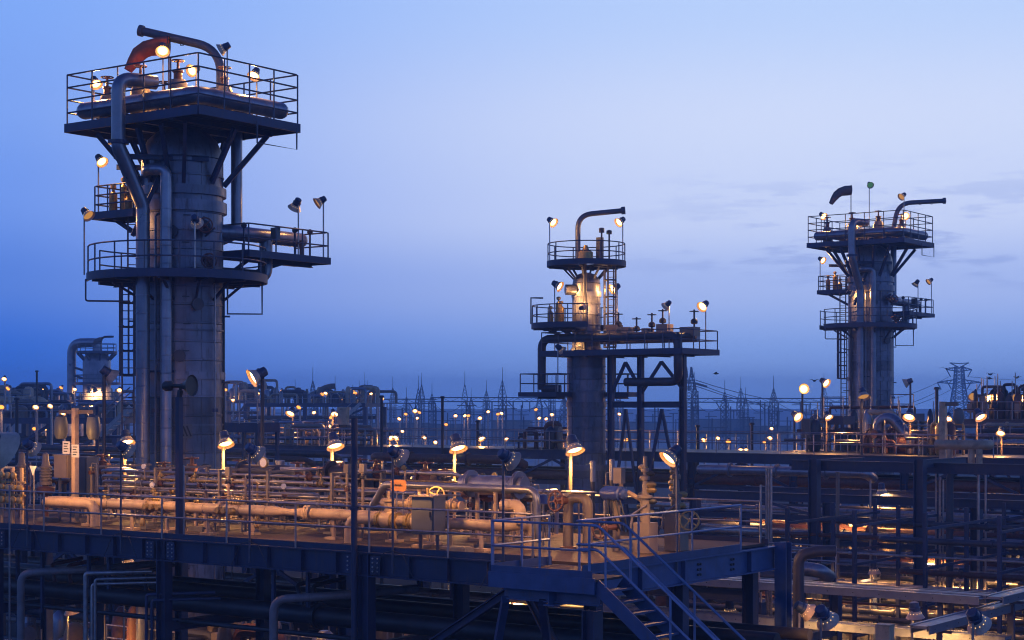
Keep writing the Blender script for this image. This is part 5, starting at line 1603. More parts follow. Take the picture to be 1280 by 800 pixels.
# columns standing free at px 1020 and 1150
for k, (px, b) in enumerate(((1018, 36), (1150, 35))):
    a, z = onb(px, b, 574)
    t = thing('rack_column', ('heavy square column before the open rack nearer the deck', 'heavy square column before the open rack below the twin tower')[k], 'column', FP(a, b, -DECK), RZ, 'heavy columns')
    MB().ibeam((0, 0, 0), (0, 0, z + DECK), .42, .40, .04, .03, up=(1, 0, 0)).build('shaft', 'paint', t)
    MB().box(-.35, .35, -.35, .35, 0, .06).build('base_plate', 'paint', t)
    MB().ibeam((0, .1, z + DECK - .2), (0, 5, z + DECK - .2), .35, .2).build('head_beam', 'paint', t)
# beam across the two columns
a0, z0 = onb(1018, 36.3, 574)
solo('cross_girder', MB().ibeam((-1.2, 0, 0), (16, 0, 0), .45, .25), 'paint', 'long dark girder carried by the heavy columns', 'girder', FP(a0, 36.5, z0 - .28), RZ)
# pump house and white housings glimpsed between the pipes
t = thing('pump_house', 'low warm-lit pump shelter wall glimpsed between the racks', 'building', FP(onb(1075, 66), 66, -DECK), RZ)
MB().box(-5, 4, 0, 5, 0, 4.6).build('wall', 'beige_box', t)
MB().box(-5.3, 4.3, -.3, 5.3, 4.6, 4.8).build('roof', 'pipe_dark_shade', t)
for k in range(3):
    f = MB().box(-4.2 + k * 3, -2.8 + k * 3, -.06, .0, 1.0, 3.4).build('door', 'rust', t)
    MB().box(-2.98 + k * 3, -2.9 + k * 3, -.1, -.06, 2.0, 2.2).build('handle', 'dark', f)
for k, (px, py, b, l) in enumerate(((1180, 637, 50, 4.5), (1090, 620, 54, 3))):
    a, z = onb(px, b, py)
    t = thing('horizontal_tank', ('pale horizontal tank lying among the racks under the valve deck', 'small horizontal tank above the pump shelter')[k], 'tank', FP(a, b, -DECK), RZ, 'horizontal tanks')
    MB().lathe([(.01, -l / 2 - .35), (.45, -l / 2 - .2), (.7, -l / 2), (.7, l / 2), (.45, l / 2 + .2), (.01, l / 2 + .35)], (0, 0, z + DECK - .7), (1, 0, 0), 18).build('shell', 'clad', t)
    for x in (-l / 3, l / 3):
        MB().box(x - .15, x + .15, -.5, .5, 0, z + DECK - 1.2).build('saddle', 'concrete', t)

# ------------------------------------------------------------------ space behind the near deck
bridge('dark pipe rack right behind the near deck, under the towers', -58, -6, 20, 26, -2.6, [-4.6, -6.4], 6.5, name='pipe_rack', rails=True, colw=.36, gh=.4)
for li, lz in enumerate((-2.6, -4.6, -6.4)):
    for k in range(5):
        r = rr.choice((.1, .14, .2, .26))
        run_pipe(f'dark {TI[li]}-tier pipe of the rack behind the deck, {ORD[k]} from its near edge', rr.uniform(-62, -50), rr.uniform(-14, -4), 20.4 + k * 1.2, lz + .15 + r, r, rr.choice(('pipe_dark_shade', 'pipe_dark_shade', 'clad', 'pipe_grey', 'rust')), f'{TI[li]} tier pipes behind the deck', fl=4)
bridge('railed side walkway behind the deck, by the broad tower and far vessel', -78, -44, 36, 40, -.3, [-2.5, -4.5], 6, name='side_walkway')
for k in range(4):
    run_pipe(f'pipe along the side walkway by the far vessel, {ORD[k]} from its rail', -80, -46 + k, 36.4 + k, .1 + .3 * k, .12 + .03 * k, ('pipe_grey', 'clad', 'rust', 'pipe_grey')[k], 'pipes along the side walkway')
# low-level plant items on the ground under and behind the deck
GI = [(100, 770, 62), (150, 765, 70), (240, 778, 66), (330, 772, 75), (400, 790, 60), (60, 745, 80), (570, 750, 70), (620, 770, 62), (680, 745, 74), (520, 780, 60), (1010, 700, 84), (900, 690, 90), (860, 640, 104), (930, 655, 100), (1110, 700, 96), (1250, 690, 100)]
LBL = ['below the hairpin pipe end', 'under the deck by the first column', 'under the deck past the first column', 'behind the standing gooseneck', 'right of the standing gooseneck low down', 'far under the deck corner by the picture edge', 'behind the knee brace',
       'below the stair landing', 'behind the stair', 'past the second column low down', 'past the bent duct', 'behind the deck corner', 'behind the deck rail by the steel frame', 'between steel frame and open rack', 'inside the open rack', 'under the valve deck low down']
for k, (px, py, Y) in enumerate(GI):
    p = P(px, py, Y)
    cluster('low plant equipment ' + LBL[k], (p.x, p.y, 0.14), 7, 4, rr.uniform(2.2, 4.2), 60 + k, 12, ('pipe_grey', 'beige_box', 'rust', 'clad'), rails=False, k=1.6)

# ------------------------------------------------------------------ low lamps glowing through the racks
LL = [(84, 762, 64, 1), (1035, 628, 80, 1), (1100, 612, 82, 1), (1155, 690, 76, 1), (1230, 660, 78, 1), (1090, 712, 74, 1), (1200, 720, 72, 1), (990, 700, 70, 1), (1060, 640, 92, 1), (1120, 668, 90, 1), (1075, 690, 92, 1), (1210, 640, 92, 1), (1010, 655, 94, 1), (112, 797, 58, 0), (155, 701, 62, 0), (926, 634, 95, 1), (969, 671, 99, 1), (982, 760, 54, 1), (1140, 766, 52, 1), (1182, 676, 88, 1), (1245, 677, 92, 1), (1001, 619, 96, 0), (909, 762, 60, 1), (1143, 604, 100, 0), (560, 712, 80, 1), (250, 743, 84, 1), (430, 724, 78, 1), (640, 745, 66, 1)]
for k, (px, py, Y, s_) in enumerate(LL):
    p = P(px, py, Y)
    lamp((p.x, p.y, .0), p.z, (.1, .1, -1), f'small warm lamp shining low between the racks, {ORD[k]} of them', 340 if s_ else 90, 'small lamps low in the racks', sc=1.1, lens='lens', pole_r=.04, cat='lamp')

# ------------------------------------------------------------------ lamps of the middle distance
ML2 = [(366, 515, 'lit lamp on the bridge between broad tower and tall bare pole'), (416, 516, 'lit lamp above the pale box on the bridge'), (424, 517, 'lit lamp just right of the pale box on the bridge'),
       (487, 546, 'low orange lamp behind the bridge railing past the bare pole'), (497, 546, 'fainter low lamp behind the bridge railing past the bare pole'),
       (600, 547, 'low orange lamp behind the bridge railing before the slim tower'), (1138, 519, 'lit lamp past the twin tower foot'), (1221, 519, 'lit lamp on the deck below the power pylon'), (1252, 540, 'small lamp below the raised valve deck'),
       (1033, 520, 'starry lamp at the twin tower stage'), (683, 547, 'lit lamp at the slim tower foot pumps'), (705, 549, 'dim lamp at the slim tower foot pumps'), (1186, 522, 'dim lamp on the thin post past the lantern')]
for k, (px, py, lab) in enumerate(ML2):
    b = WB + 4.5
    a, z = onb(px, b, py)
    p = FP(a, b, WZ)
    sl_ = 'slim tower foot' in lab
    lamp(p, z - WZ, (.85, -.2, -.35) if sl_ else (.3 if k % 2 else -.3, -.55, -.75), lab, 420 if sl_ else 70, 'lamps on the long pipe bridge', sc=1.35 if k in (0, 6, 7) else 1.0, pole_r=.05, cat='lamp', pm='beige')
# tall floodlight poles
TPL = [(328, 470, 60, 'tall floodlight pole beside the broad tower, head turned to the tower', (-.85, -.4, -.5), 200, 'lens'), (1003, 487, 110, 'bright upright floodlight on a stout post before the twin tower', (.1, -1, .1), 60, 'lens'),
       (993, 520, 108, 'lit floodlight below the bright upright one', (.5, -.8, -.5), 60, 'lens'), (1028, 478, 118, 'lit floodlight on a tall pole beside the twin tower', (.6, -.7, -.5), 60, 'lens'),
       (1138, 478, 118, 'unlit floodlight on a tall pole beside the twin tower', (-.8, .3, -.4), 0, 'lens_low'), (130, 468, 66, 'unlit floodlight on a slim pole before the far vessel', (.7, .4, -.6), 0, 'lens_low'),
       (1077, 493, 92, 'half-lit floodlight standing before the twin tower shell', (.1, -.5, -.85), 20, 'lens_low')]
for px, py, Y, lab, d, pw, ln in TPL:
    p = P(px, py, Y)
    lamp((p.x, p.y, 0), p.z, d, lab, pw, 'tall floodlight poles', sc=1.35, lens=ln, pole_r=.07, cat='floodlight', pm='pipe_grey')
# lamps on the right raised deck
for k, (px, py, ln) in enumerate(((1217, 495, 'lens_low'), (1233, 497, 'lens'), (1245, 496, 'lens'), (1264, 496, 'lens_low'), (1279, 498, 'lens'))):
    a, z = onb(px, RBb + 3, py)
    lamp(FP(a, RBb + 3, RBz), z - RBz, (.3 if k % 2 else -.3, -.8, -.5), f'floodlight on the raised valve deck, {ORD[k]} from the pylon side', 80 if ln == 'lens' else 0, 'floodlights of the valve deck', sc=1.3, lens=ln, pole_r=.05)

# slender dark poles on the skyline
for k, (px, py, Y) in enumerate(((477, 497, 105), (553, 498, 108), (1171, 487, 92), (872, 534, 105), (940, 531, 108), (597, 528, 112), (21, 500, 95), (46, 465, 150))):
    p = P(px, py, Y)
    lab = ['bare dark pole right of the far deck stairs', 'bare dark pole half way between bare mast and slim tower', 'bare dark pole between twin tower and pylon', 'short dark stub pole behind the steel frame', 'short dark stub pole on the bridge beyond the steel frame',
           'short stub pole left of the slim tower', 'dark pole at the picture edge', 'slim mast on the skyline above the far pipes'][k]
    t = thing('pole', lab, 'pole', (p.x, p.y, 0), 0, 'bare dark poles')
    MB().cyl((0, 0, 0), (0, 0, p.z), .12, .09, 8).build('shaft', 'dark', t)
    MB().lathe([(.16, 0), (.16, .1), (.1, .14)], (0, 0, p.z), n=8).build('cap', 'dark', t)

# ------------------------------------------------------------------ far vessel at the left with gooseneck line
FY = 250.0
fs = FY / FPX
fv = thing('far_vessel', 'hazy far vessel with cone-braced top deck and big gooseneck pipe beside the broad tower', 'vessel', (P(121, 500, FY).x, FY, 0), R(-20))
zf = lambda py: HC + (HOR - py) * fs
MB().lathe([(2.3, 0), (2.3, zf(520)), (2.0, zf(492)), (2.0, zf(452)), (1.7, zf(445)), (.9, zf(440)), (.4, zf(438)), (.01, zf(437.9))], n=28).build('shell', 'shell', fv)
for py, w in ((442, 2.9), (481, 3.4), (503, 4.2)):
    pl = MB().lathe([(1.5, 0), (w, 0), (w, .35), (1.5, .35)], (0, 0, zf(py)), n=20).build('deck_ring', 'paint', fv)
    handrail(pl, [((w - .1) * math.cos(2 * math.pi * i / 16), (w - .1) * math.sin(2 * math.pi * i / 16), zf(py) + .3) for i in range(17)], 1.1, 2, 1.6, .05, 'paint_rail')
for i in range(8):
    t_ = 2 * math.pi * i / 8
    MB().beam((1.7 * math.cos(t_), 1.7 * math.sin(t_), zf(452)), (2.8 * math.cos(t_), 2.8 * math.sin(t_), zf(442)), .25, .25).build('brace', 'paint', fv)
MB().tube([(-4.3, 0, 0), (-4.3, 0, zf(428)), (.1, 0, zf(428)), (.1, 0, zf(440))], .65, 14, 1.7, 7).build('gooseneck_pipe', 'clad', fv)
for py in (460, 470):
    MB().beam((-4.3, 0, zf(py - 2)), (-1.8, 0, zf(py + 4)), .3, .3).build('strut', 'paint', fv)
MB().tube([(.5, .3, zf(442)), (.5, .3, zf(421)), (2.6, .3, zf(421))], .16, 8, .9, 5).build('davit_arm', 'pipe_grey', fv)
windsock(P(127, 442, FY - 1.0) , zf(424) - zf(442), 'pale drooping windsock on the far vessel top', 'sock_grey', R(182), 1.4)
for k, (px, py) in enumerate(((110, 487), (118, 487), (128, 486), (100, 507), (108, 505))):
    p = P(px, py, FY - 3.6)
    lamp((p.x, p.y, p.z - .4), .4, (.1, .45, -.8), f'warm work light on the far vessel decks, {ORD[k]} of them', 700, 'work lights on the far vessel', sc=1.5, lens='lens', cat='lamp')

# ------------------------------------------------------------------ far plant decks along the skyline
def far_deck(label, px0, px1, pytop, Y, d=8, seed=0, kk=2.2, nclu=3, h=2.8):
    t = thing('far_pipe_deck', label, 'pipe rack', (P((px0 + px1) / 2, 500, Y).x, Y, 0), R(-12), 'far pipe decks')
    w = (px1 - px0) / FPX * Y / 2
    z = HC + (HOR - pytop) / FPX * Y
    MB().box(-w, w, -d / 2, d / 2, z - .5, z).build('floor', 'paint', t)
    n = max(2, int(w / 3))
    for i in range(n + 1):
        x = -w + 2 * w * i / n
        for y in (-d / 2, d / 2):
            MB().beam((x, y, 0), (x, y, z - .5), .45, .45).build('column', 'paint', t)
        if i < n:
            MB().beam((x, -d / 2, z - 4.2), (x + 2 * w / n, -d / 2, z - .6), .25, .25).build('brace', 'paint', t)
    for q in (2.4, 4.6, 7.0):
        if z - q > .5:
            MB().beam((-w, -d / 2 - .1, z - q), (w, -d / 2 - .1, z - q), .3, .35).build('tie_beam', 'paint', t)
            for j in range(3):
                MB().cyl((-w, -d / 2 + 1 + 2 * j, z - q + .5), (w, -d / 2 + 1 + 2 * j, z - q + .5), .25, n=8).build('pipe_run', 'pipe_grey', t)
    handrail(t, [(-w, -d / 2, z), (w, -d / 2, z)], 1.2, 2, 2.4, .05, 'galv')
    rn = random.Random(seed)
    for c in range(nclu):
        x = -w + 2 * w * (c + .5) / nclu
        for i in range(9):
            xx, yy = x + rn.uniform(-w / nclu, w / nclu), rn.uniform(-d / 2 + 1, d / 2 - 1)
            hh = h * rn.uniform(.3, 1)
            m = rn.choice(('pipe_grey', 'beige_box', 'clad', 'beige'))
            if rn.random() < .5:
                r = rn.uniform(.2, .6)
                MB().lathe([(r, 0), (r, hh * .8), (r * .6, hh), (.02, hh + .05)], (xx, yy, z), n=10).build('vessel', m, t)
            else:
                L = rn.uniform(1, 4)
                MB().tube([(xx, yy, z), (xx, yy, z + hh), (xx + L, yy, z + hh), (xx + L, yy, z)], rn.uniform(.12, .3), 8, .5, 4).build('loop_pipe', m, t)
    return t
far_deck('far deck full of pale pipes beside the broad tower, with a diagonal stair', 318, 472, 504, 230, 9, 1, nclu=5, h=2.2)
far_deck('far deck of pale equipment just right of the broad tower', 272, 322, 500, 260, 9, 2, nclu=3, h=3.2)
far_deck('far pipe deck at the picture edge under the skyline lamps', -20, 62, 500, 200, 8, 3, nclu=3, h=2.0)
far_deck('far pipe deck between skyline lamps and far vessel', 58, 150, 512, 280, 8, 4, nclu=3, h=3.5)
far_deck('nearer pipe deck below the far vessel', 0, 172, 522, 150, 7, 5, nclu=4, h=1.4)
# diagonal stair on the far deck
p0, p1 = P(452, 516, 226), P(464, 502, 226)
t = thing('far_stair', 'diagonal stair at the end of the far deck', 'staircase', (p0.x - 1.5, 224, 0))
z1 = HC + (HOR - 504) / FPX * 226
for y in (-.5, .5):
    MB().beam((-3.4, y, z1 - 4.6), (1.6, y, z1), .08, .4).build('stringer', 'galv', t)
    MB().tube([(-3.4, y, z1 - 3.5), (1.6, y, z1 + 1.1)], .06, 6).build('rail', 'galv', t)
for k in range(12):
    MB().box(-3.3 + k * .42, -2.95 + k * .42, -.5, .5, z1 - 4.55 + k * .385, z1 - 4.48 + k * .385).build('tread', 'galv', t)
MB().beam((-3.3, 0, 0), (-3.3, 0, z1 - 4.6), .3, .3).build('leg', 'paint', t)
windsock(P(419, 497, 229), 1.6, 'pale windsock streaming over the far deck', 'sock_grey', R(182), 2.4)
a0, z = onb(0, 70, 499)
t = thing('pipe', 'warm-lit pipe on the skyline bending down before the far vessel', 'pipe', P(8, 500, 190))
MB().tube([(0, 0, 0), (0, 0, 0), (4.3, 0, 0), (4.5, 0, -3.2)], .4, 12, .9, 6).build('pipe_run', 'beige', t) if False else MB().tube([(-4, 0, 0), (4.3, 0, 0), (4.5, 0, -3.2)], .4, 12, .9, 6).build('pipe_run', 'beige', t)
flange(t, (2.6, 0, 0), (1, 0, 0), .6, 'beige')
MB().cyl((-2, 0, -3), (-2, 0, -.3), .2, n=8).build('leg', 'beige', t)
MB().cyl((2, 0, -3), (2, 0, -.3), .2, n=8).build('leg', 'beige', t)
# stairs left of the broad tower
p = P(150, 545, 80)
t = thing('tower_stair', 'pale zigzag stair just left of the broad tower', 'staircase', (p.x, p.y, 0), R(-8))
zb, zt_ = P(0, 545, 80).z, P(0, 508, 80).z
for y, x0, x1 in ((0, -1.0, .5), (1.0, .7, 1.6)):
    for s_ in (0, .8):
        MB().beam((x0, y + s_, zb), (x1, y + s_, zt_), .05, .2).build('stringer', 'galv', t)
        MB().tube([(x0, y + s_, zb + 1), (x1, y + s_, zt_ + .9)], .03, 6).build('rail', 'galv', t)
    for k in range(7):
        f = (k + .5) / 7
        MB().box(x0 + (x1 - x0) * f - .1, x0 + (x1 - x0) * f + .1, y, y + .8, zb + (zt_ - zb) * f - .03, zb + (zt_ - zb) * f).build('tread', 'galv', t)
for x in (-1.1, 1.7):
    MB().beam((x, 0, 0), (x, 0, zt_), .14, .14).build('post', 'paint', t)
MB().box(-1.2, 1.8, 0, 1.9, zb - .1, zb).build('landing', 'paint', t)
# pale box on the bridge
a, z = onb(429, WB + 3, 531)
t = thing('sign_board', 'pale orange-lit square box on two legs on the bridge', 'box', FP(a, WB + 3, WZ), RZ)
MB().box(-.42, .42, -.15, .15, z - WZ, z - WZ + 1.2).build('body', 'beige', t)
for x in (-.3, .3):
    MB().beam((x, 0, 0), (x, 0, z - WZ), .08, .08).build('leg', 'paint', t)

# ------------------------------------------------------------------ skyline lamps
FL = [(6, 473, 170), (12, 485, 170), (27, 491, 240), (33, 491, 240), (47, 490, 240), (54, 490, 240), (58, 490, 240), (78, 484, 240), (74, 490, 240), (94, 486, 230), (150, 487, 150), (2, 508, 120), (46, 508, 120), (80, 535, 110), (118, 537, 110),
      (324, 491, 260), (333, 491, 260), (360, 491, 300), (371, 491, 300), (380, 491, 300), (404, 492, 226), (408, 491, 226), (440, 487, 228), (443, 491, 228), (464, 491, 228), (430, 491, 260), (305, 491, 280), (299, 491, 280),
      (508, 517, 300), (521, 522, 300), (525, 515, 320), (392, 515, 240), (585, 519, 300), (580, 519, 300), (610, 514, 320), (622, 517, 300), (628, 516, 300), (673, 522, 300), (933, 562, 140), (927, 562, 140), (911, 551, 150), (965, 535, 300), (775, 517, 330), (782, 549, 160), (545, 552, 180), (532, 546, 160)]
rl = random.Random(5)
FL += [(rl.uniform(0, 90), rl.uniform(486, 494), rl.uniform(230, 320)) for _ in range(9)] + [(rl.uniform(280, 480), rl.uniform(486, 500), rl.uniform(230, 330)) for _ in range(14)]
FL += [(rl.uniform(480, 700), rl.uniform(510, 548), rl.uniform(150, 330)) for _ in range(12)] + [(rl.uniform(870, 1060), rl.uniform(520, 552), rl.uniform(170, 330)) for _ in range(7)]
FL += [(rl.uniform(0, 160), rl.uniform(500, 545), rl.uniform(100, 200)) for _ in range(8)] + [(rl.uniform(285, 440), rl.uniform(508, 545), rl.uniform(108, 200)) for _ in range(9)]
CNT = {}
FL.sort()
for k, (px, py, Y) in enumerate(FL):
    p = P(px, py, Y)
    bright = Y <= 330
    col = 'lens_green' if k == 41 else ('lens_far' if k % 3 else 'lens_amber')
    where = 'left of the broad tower' if px < 165 else ('over the far deck beside the broad tower' if px < 475 else ('between bare mast and slim tower' if px < 715 else 'beyond the steel frame'))
    CNT[where] = CNT.get(where, 0) + 1
    lamp((p.x, p.y, 0), p.z, (random.uniform(-.4, .4), -.7, -.65), f'tiny skyline lamp {where}, {ORD[CNT[where] - 1]} along', 150 if k % 4 == 0 else 0, f'far lamps {where}', sc=.6 + Y / 360, lens=col, pole_r=.06 + Y / 4000, cat='lamp')

# ------------------------------------------------------------------ substation masts, gantries and pylons in the haze
def lattice(b, p0, w0, p1, w1, n, r, faces=((0, 1), (1, 2), (2, 3), (3, 0))):
    p0, p1 = Vector(p0), Vector(p1)
    C = [(-1, -1), (1, -1), (1, 1), (-1, 1)]
    def c(i, t):
        w = (w0 + (w1 - w0) * t) / 2
        q = p0.lerp(p1, t)
        return Vector((q.x + C[i][0] * w, q.y + C[i][1] * w, q.z))
    for i in range(4):
        b.beam(c(i, 0), c(i, 1), r, r)
    for k in range(n):
        t0, t1 = k / n, (k + 1) / n
        for i, j in faces:
            b.beam(c(i, t0), c(j, t1), r * .6, r * .6)
            b.beam(c(j, t0), c(i, t1), r * .6, r * .6)
    return b
MH = 16.5
def mast_parts(w):
    body = lattice(MB(), (0, 0, 0), w, (0, 0, 13.2), w * .82, 10, .11).mesh('lattice_body', 'lattice')
    cap = lattice(MB(), (0, 0, 13.2), w * .82, (0, 0, MH), .15, 4, .10).mesh('lattice_peak', 'lattice')
    sp = MB().cyl((0, 0, MH - .2), (0, 0, MH + 3.2), .085, .05, 6).mesh('lightning_spike', 'lattice')
    return body, cap, sp
MP = mast_parts(1.7)
GS = 'lattice masts of the far substation'
MS = [361, 369, 391, 393.5, 419, 441, 449, 456, 459, 491, 508, 523, 527, 540, 581, 589, 608, 628, 674, 690, 705, 773, 868, 906, 926, 932, 967, 1030]
YS = {}
for k, px in enumerate(MS):
    Y = 450 + 35 * math.sin(k * 2.1) + (40 if k % 3 == 0 else 0)
    YS[px] = Y
    t = thing('lattice_mast', f'hazy blue lattice mast with a spike in the far substation, {ORD[k] if k < 30 else k} along the row', 'mast', (P(px, 500, Y).x, Y, 0), R(20), GS)
    t.scale = (1, 1, .86 + .22 * ((k * 7) % 5) / 4)
    t.rotation_euler = (0, 0, R(13 * k % 45))
    inst('lattice_body', MP[0], t); inst('lattice_peak', MP[1], t); inst('lightning_spike', MP[2], t)
# sagging wires from mast to mast
for k in range(len(MS) - 1):
    x0, x1 = MS[k], MS[k + 1]
    p0 = Vector((P(x0, 500, YS[x0]).x, YS[x0], 13.4)); p1 = Vector((P(x1, 500, YS[x1]).x, YS[x1], 13.0))
    pts = []
    for i in range(11):
        f = i / 10
        q = p0.lerp(p1, f); q.z -= min(3.0, .12 * (p1 - p0).length) * 4 * f * (1 - f)
        pts.append(q - p0)
    solo('busbar_wire', MB().tube(pts, .07, 5), 'lattice', f'faint sagging wire between two far masts, {ORD[k]} along the row', 'cable', p0, 0, 'sagging wires of the substation')
# heavier mast behind the steel frame
t = thing('lattice_mast', 'heavier hazy lattice tower with an insulator arm close behind the steel frame', 'mast', (P(861, 500, 430).x, 430, 0), R(20), GS)
lattice(MB(), (0, 0, 0), 4.0, (0, 0, 15.5), 3.4, 9, .2).build('lattice_body', 'lattice', t)
for s_ in (-1, 1):
    lattice(MB(), (s_ * 1.0, 0, 15.5), 1.6, (s_ * .7, 0, 21.5), .2, 4, .16).build('lattice_peak', 'lattice', t)
MB().beam((1.5, 0, 17.5), (5.0, 0, 16.6), .5, .5).build('insulator_arm', 'lattice', t)
# gantry beams
GB = [(0, 300, 497), (470, 545, 499), (540, 690, 497), (640, 780, 497), (856, 1056, 498), (1000, 1075, 498)]
for k, (x0, x1, py) in enumerate(GB):
    Y = 455 + 10 * k
    p = P((x0 + x1) / 2, py, Y)
    w = (x1 - x0) / FPX * Y / 2
    t = thing('gantry_beam', f'hazy lattice gantry beam strung between the far masts, {ORD[k]} along the row', 'gantry', (p.x, Y, p.z), 0, 'gantry beams of the substation')
    b = MB()
    for y, z in ((-.5, 0), (.5, 0), (-.5, -1.1), (.5, -1.1)):
        b.beam((-w, y, z), (w, y, z), .3, .3)
    n = max(4, int(w / 1.2))
    for i in range(n):
        x0_, x1_ = -w + 2 * w * i / n, -w + 2 * w * (i + 1) / n
        b.beam((x0_, -.5, 0 if i % 2 else -1.1), (x1_, -.5, -1.1 if i % 2 else 0), .1, .1)
    b.build('truss', 'lattice', t)
    for i in range(int(w / 3)):
        x = -w + 3 + i * 6
        if x > w: break
        MB().cyl((x, 0, -1.1), (x + (1.8 if i % 2 else 0), 0, -3.0 - (i % 3)), .16, n=6).build('insulator_string', 'lattice', t)
    for s_ in (-.98, 0, .98):
        MB().beam((w * s_, 0, -p.z), (w * s_, 0, -1.1), .35, .35).build('upright', 'lattice', t)
# slim hazy posts and bus bars under the gantries
for k in range(70):
    px = 300 + k * 11.2 + 4 * math.sin(k * 3.3)
    Y = 360 + (k * 37 % 130)
    if 705 < px < 755: continue
    p = P(px, 500 + (k * 7 % 29), Y)
    t = thing('busbar_post', f'thin hazy post of the far substation under the gantries, {ORD[k]} along the row', 'post', (p.x, Y, 0), 0, 'thin posts of the far substation')
    MB().cyl((0, 0, 0), (0, 0, p.z), .16, n=6).build('shaft', 'lattice', t)
    MB().beam((-1.0 - k % 4, 0, p.z - (k % 3)), (1.2 + k % 3, 0, p.z - (k % 3)), .18, .18).build('cross_arm', 'lattice', t)
    if k % 2: MB().cyl((.8, 0, p.z - (k % 3)), (.8, 0, p.z - (k % 3) - 2.2), .14, n=6).build('insulator_string', 'lattice', t)
# low hazy sheds and tanks beyond the substation
for k, (px, Y, w, h) in enumerate(((500, 560, 16, 6), (560, 620, 24, 5), (640, 540, 12, 7), (800, 600, 18, 6), (900, 660, 30, 6.5), (960, 560, 14, 5), (1040, 640, 24, 7), (1150, 600, 20, 6), (330, 600, 30, 7), (420, 520, 14, 6), (60, 560, 40, 7), (1240, 560, 26, 6))):
    p = P(px, 508, Y)
    t = thing('far_shed', f'low hazy shed on the plain beyond the substation, {ORD[k]} of the row', 'building', (p.x, Y, 0), R(-20 + 7 * (k % 4)), 'far sheds')
    MB().box(-w / 2, w / 2, -5, 5, 0, h).build('wall', 'concrete', t)
    MB().prism([(-w / 2 - .4, -5.4), (w / 2 + .4, -5.4), (w / 2 + .4, 5.4), (-w / 2 - .4, 5.4)], h, h + .35).build('roof', 'lattice', t)
    for j in range(int(w / 5)):
        MB().box(-w / 2 + 1.5 + 5 * j, -w / 2 + 4 + 5 * j, -5.08, -5, .2, h * .55).build('door', 'lattice', t)
    MB().cyl((w / 4, 0, h), (w / 4, 0, h + 3 + k % 3), .25, n=8).build('vent_stack', 'lattice', t)
# big pylon
PY = 700.0
ps = PY / FPX
t = thing('power_pylon', 'tall hazy lattice power pylon with two cross arms', 'pylon', (P(1199, 500, PY).x, PY, 0), R(4))
zt_ = lambda py: HC + (HOR - py) * ps
lattice(MB(), (0, 0, 0), 9.0, (0, 0, zt_(480)), 3.6, 9, .42).build('lower_body', 'lattice', t)
lattice(MB(), (0, 0, zt_(480)), 3.6, (0, 0, zt_(458)), 2.8, 5, .36).build('upper_body', 'lattice', t)
for s_ in (-1, 1):
    b = MB()
    X = lambda d: s_ * d * ps
    b.beam((X(3), 0, zt_(474)), (X(28), 0, zt_(478)), .4, .4); b.beam((X(3), 0, zt_(480)), (X(28), 0, zt_(478)), .4, .4)
    for j in range(5):
        b.beam((X(4 + 5 * j), 0, zt_(474.3 + .6 * j)), (X(8 + 5 * j), 0, zt_(479.6 - .3 * j)), .25, .25)
    b.build('lower_arm', 'lattice', t)
    b = MB()
    b.beam((X(2), 0, zt_(458)), (X(16), 0, zt_(462)), .4, .4); b.beam((X(2), 0, zt_(464)), (X(16), 0, zt_(462)), .4, .4)
    for j in range(3):
        b.beam((X(3 + 4 * j), 0, zt_(458.5 + j)), (X(6 + 4 * j), 0, zt_(463.4 - .4 * j)), .25, .25)
    b.build('upper_arm', 'lattice', t)
    b = MB().beam((X(1), 0, zt_(459)), (X(12), 0, zt_(453.5)), .4, .4).beam((X(12), 0, zt_(453.5)), (0, 0, zt_(454.5)), .35, .35)
    b.build('top_horn', 'lattice', t)
    for d0, py0 in ((28, 478), (15, 477.5), (16, 462)):
        MB().cyl((X(d0), 0, zt_(py0)), (X(d0 - 5), 0, zt_(py0 + 9)), .22, n=6).build('insulator_string', 'lattice', t)
# conductors from the pylon
CD = [(1176, 487, 870, 479, 430), (1189, 487, 868, 482, 430), (1186, 471, 866, 474, 430), (1223, 487, 1420, 470, 1150), (1211, 487, 1420, 478, 1150), (1212, 471, 1420, 455, 1150)]
for k, (x0, y0, x1, y1, Y1) in enumerate(CD):
    p0, p1 = P(x0, y0, PY), P(x1, y1, Y1)
    pts = []
    for i in range(17):
        f = i / 16
        q = p0.lerp(p1, f); q.z -= (9 if k < 3 else 5) * 4 * f * (1 - f)
        pts.append(q - p0)
    solo('power_line', MB().tube(pts, .10, 5), 'lattice', f'faint power line hanging from the pylon, {ORD[k]} of six', 'cable', p0, 0, 'power lines of the pylon')
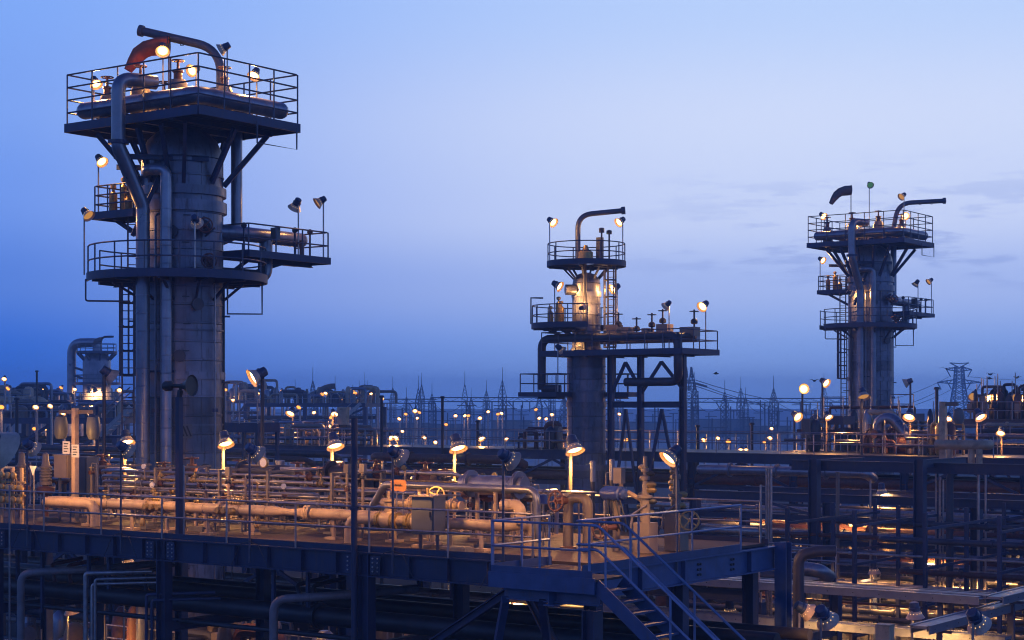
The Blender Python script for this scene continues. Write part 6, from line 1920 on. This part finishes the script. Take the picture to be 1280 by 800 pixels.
# birds
def bird(px, py, Y, k):
    b = MB().lathe([(.01, -.3), (.09, -.18), (.12, 0), (.08, .2), (.05, .3), (.01, .36)], (0, 0, 0), (1, 0, 0), 8)
    for s_ in (-1, 1):
        b.add([(.12, s_ * .08, .03), (-.14, s_ * .08, .03), (-.02, s_ * .45, .2), (.1, s_ * .42, .21), (-.1, s_ * .85, .08), (.12, s_ * .08, .0), (-.14, s_ * .08, .0), (-.02, s_ * .45, .17), (.1, s_ * .42, .18), (-.1, s_ * .85, .06)],
              [(0, 1, 2, 3), (3, 2, 4), (5, 8, 7, 6), (8, 9, 7), (0, 3, 8, 5), (1, 6, 7, 2), (3, 4, 9, 8), (2, 7, 9, 4)])
    b.add([(-.25, -.03, 0), (-.5, -.12, .01), (-.5, .12, .01), (-.25, .03, 0), (-.25, 0, .03)], [(0, 1, 2, 3), (4, 2, 1), (4, 1, 0), (4, 3, 2)])
    lab = ['dark bird in the sky right of the steel frame', 'dark bird flying between the bright upright floodlight and the twin tower', 'dark bird between twin tower and pylon', 'upper dark bird right of the pylon', 'lower dark bird right of the pylon', 'dark bird nearest the picture edge'][k]
    return solo('bird', b, 'bird', lab, 'bird', P(px, py, Y), R(40 * k), 'birds in the sky')
for k, (px, py) in enumerate(((895, 467), (1018, 476), (1183, 461), (1238, 468), (1237, 473), (1271, 472))):
    bird(px, py, 210, k)

# ------------------------------------------------------------------ haze
HZ = MB().box(-300, 450, -30, 1250, -1, 31)
ho = HZ.build('haze', 'dark')
ho['kind'] = 'stuff'
ho['label'] = 'thin blue evening haze over the plant'
vm = bpy.data.materials.new('haze')
vm.use_nodes = True
vt = vm.node_tree
vt.nodes.clear()
vo = vt.nodes.new('ShaderNodeOutputMaterial')
pv = vt.nodes.new('ShaderNodeVolumePrincipled')
pv.inputs['Color'].default_value = (.45, .72, 1, 1)
pv.inputs['Density'].default_value = .0009
pv.inputs['Anisotropy'].default_value = .2
vt.links.new(pv.outputs[0], vo.inputs['Volume'])
ho.data.materials[0] = vm
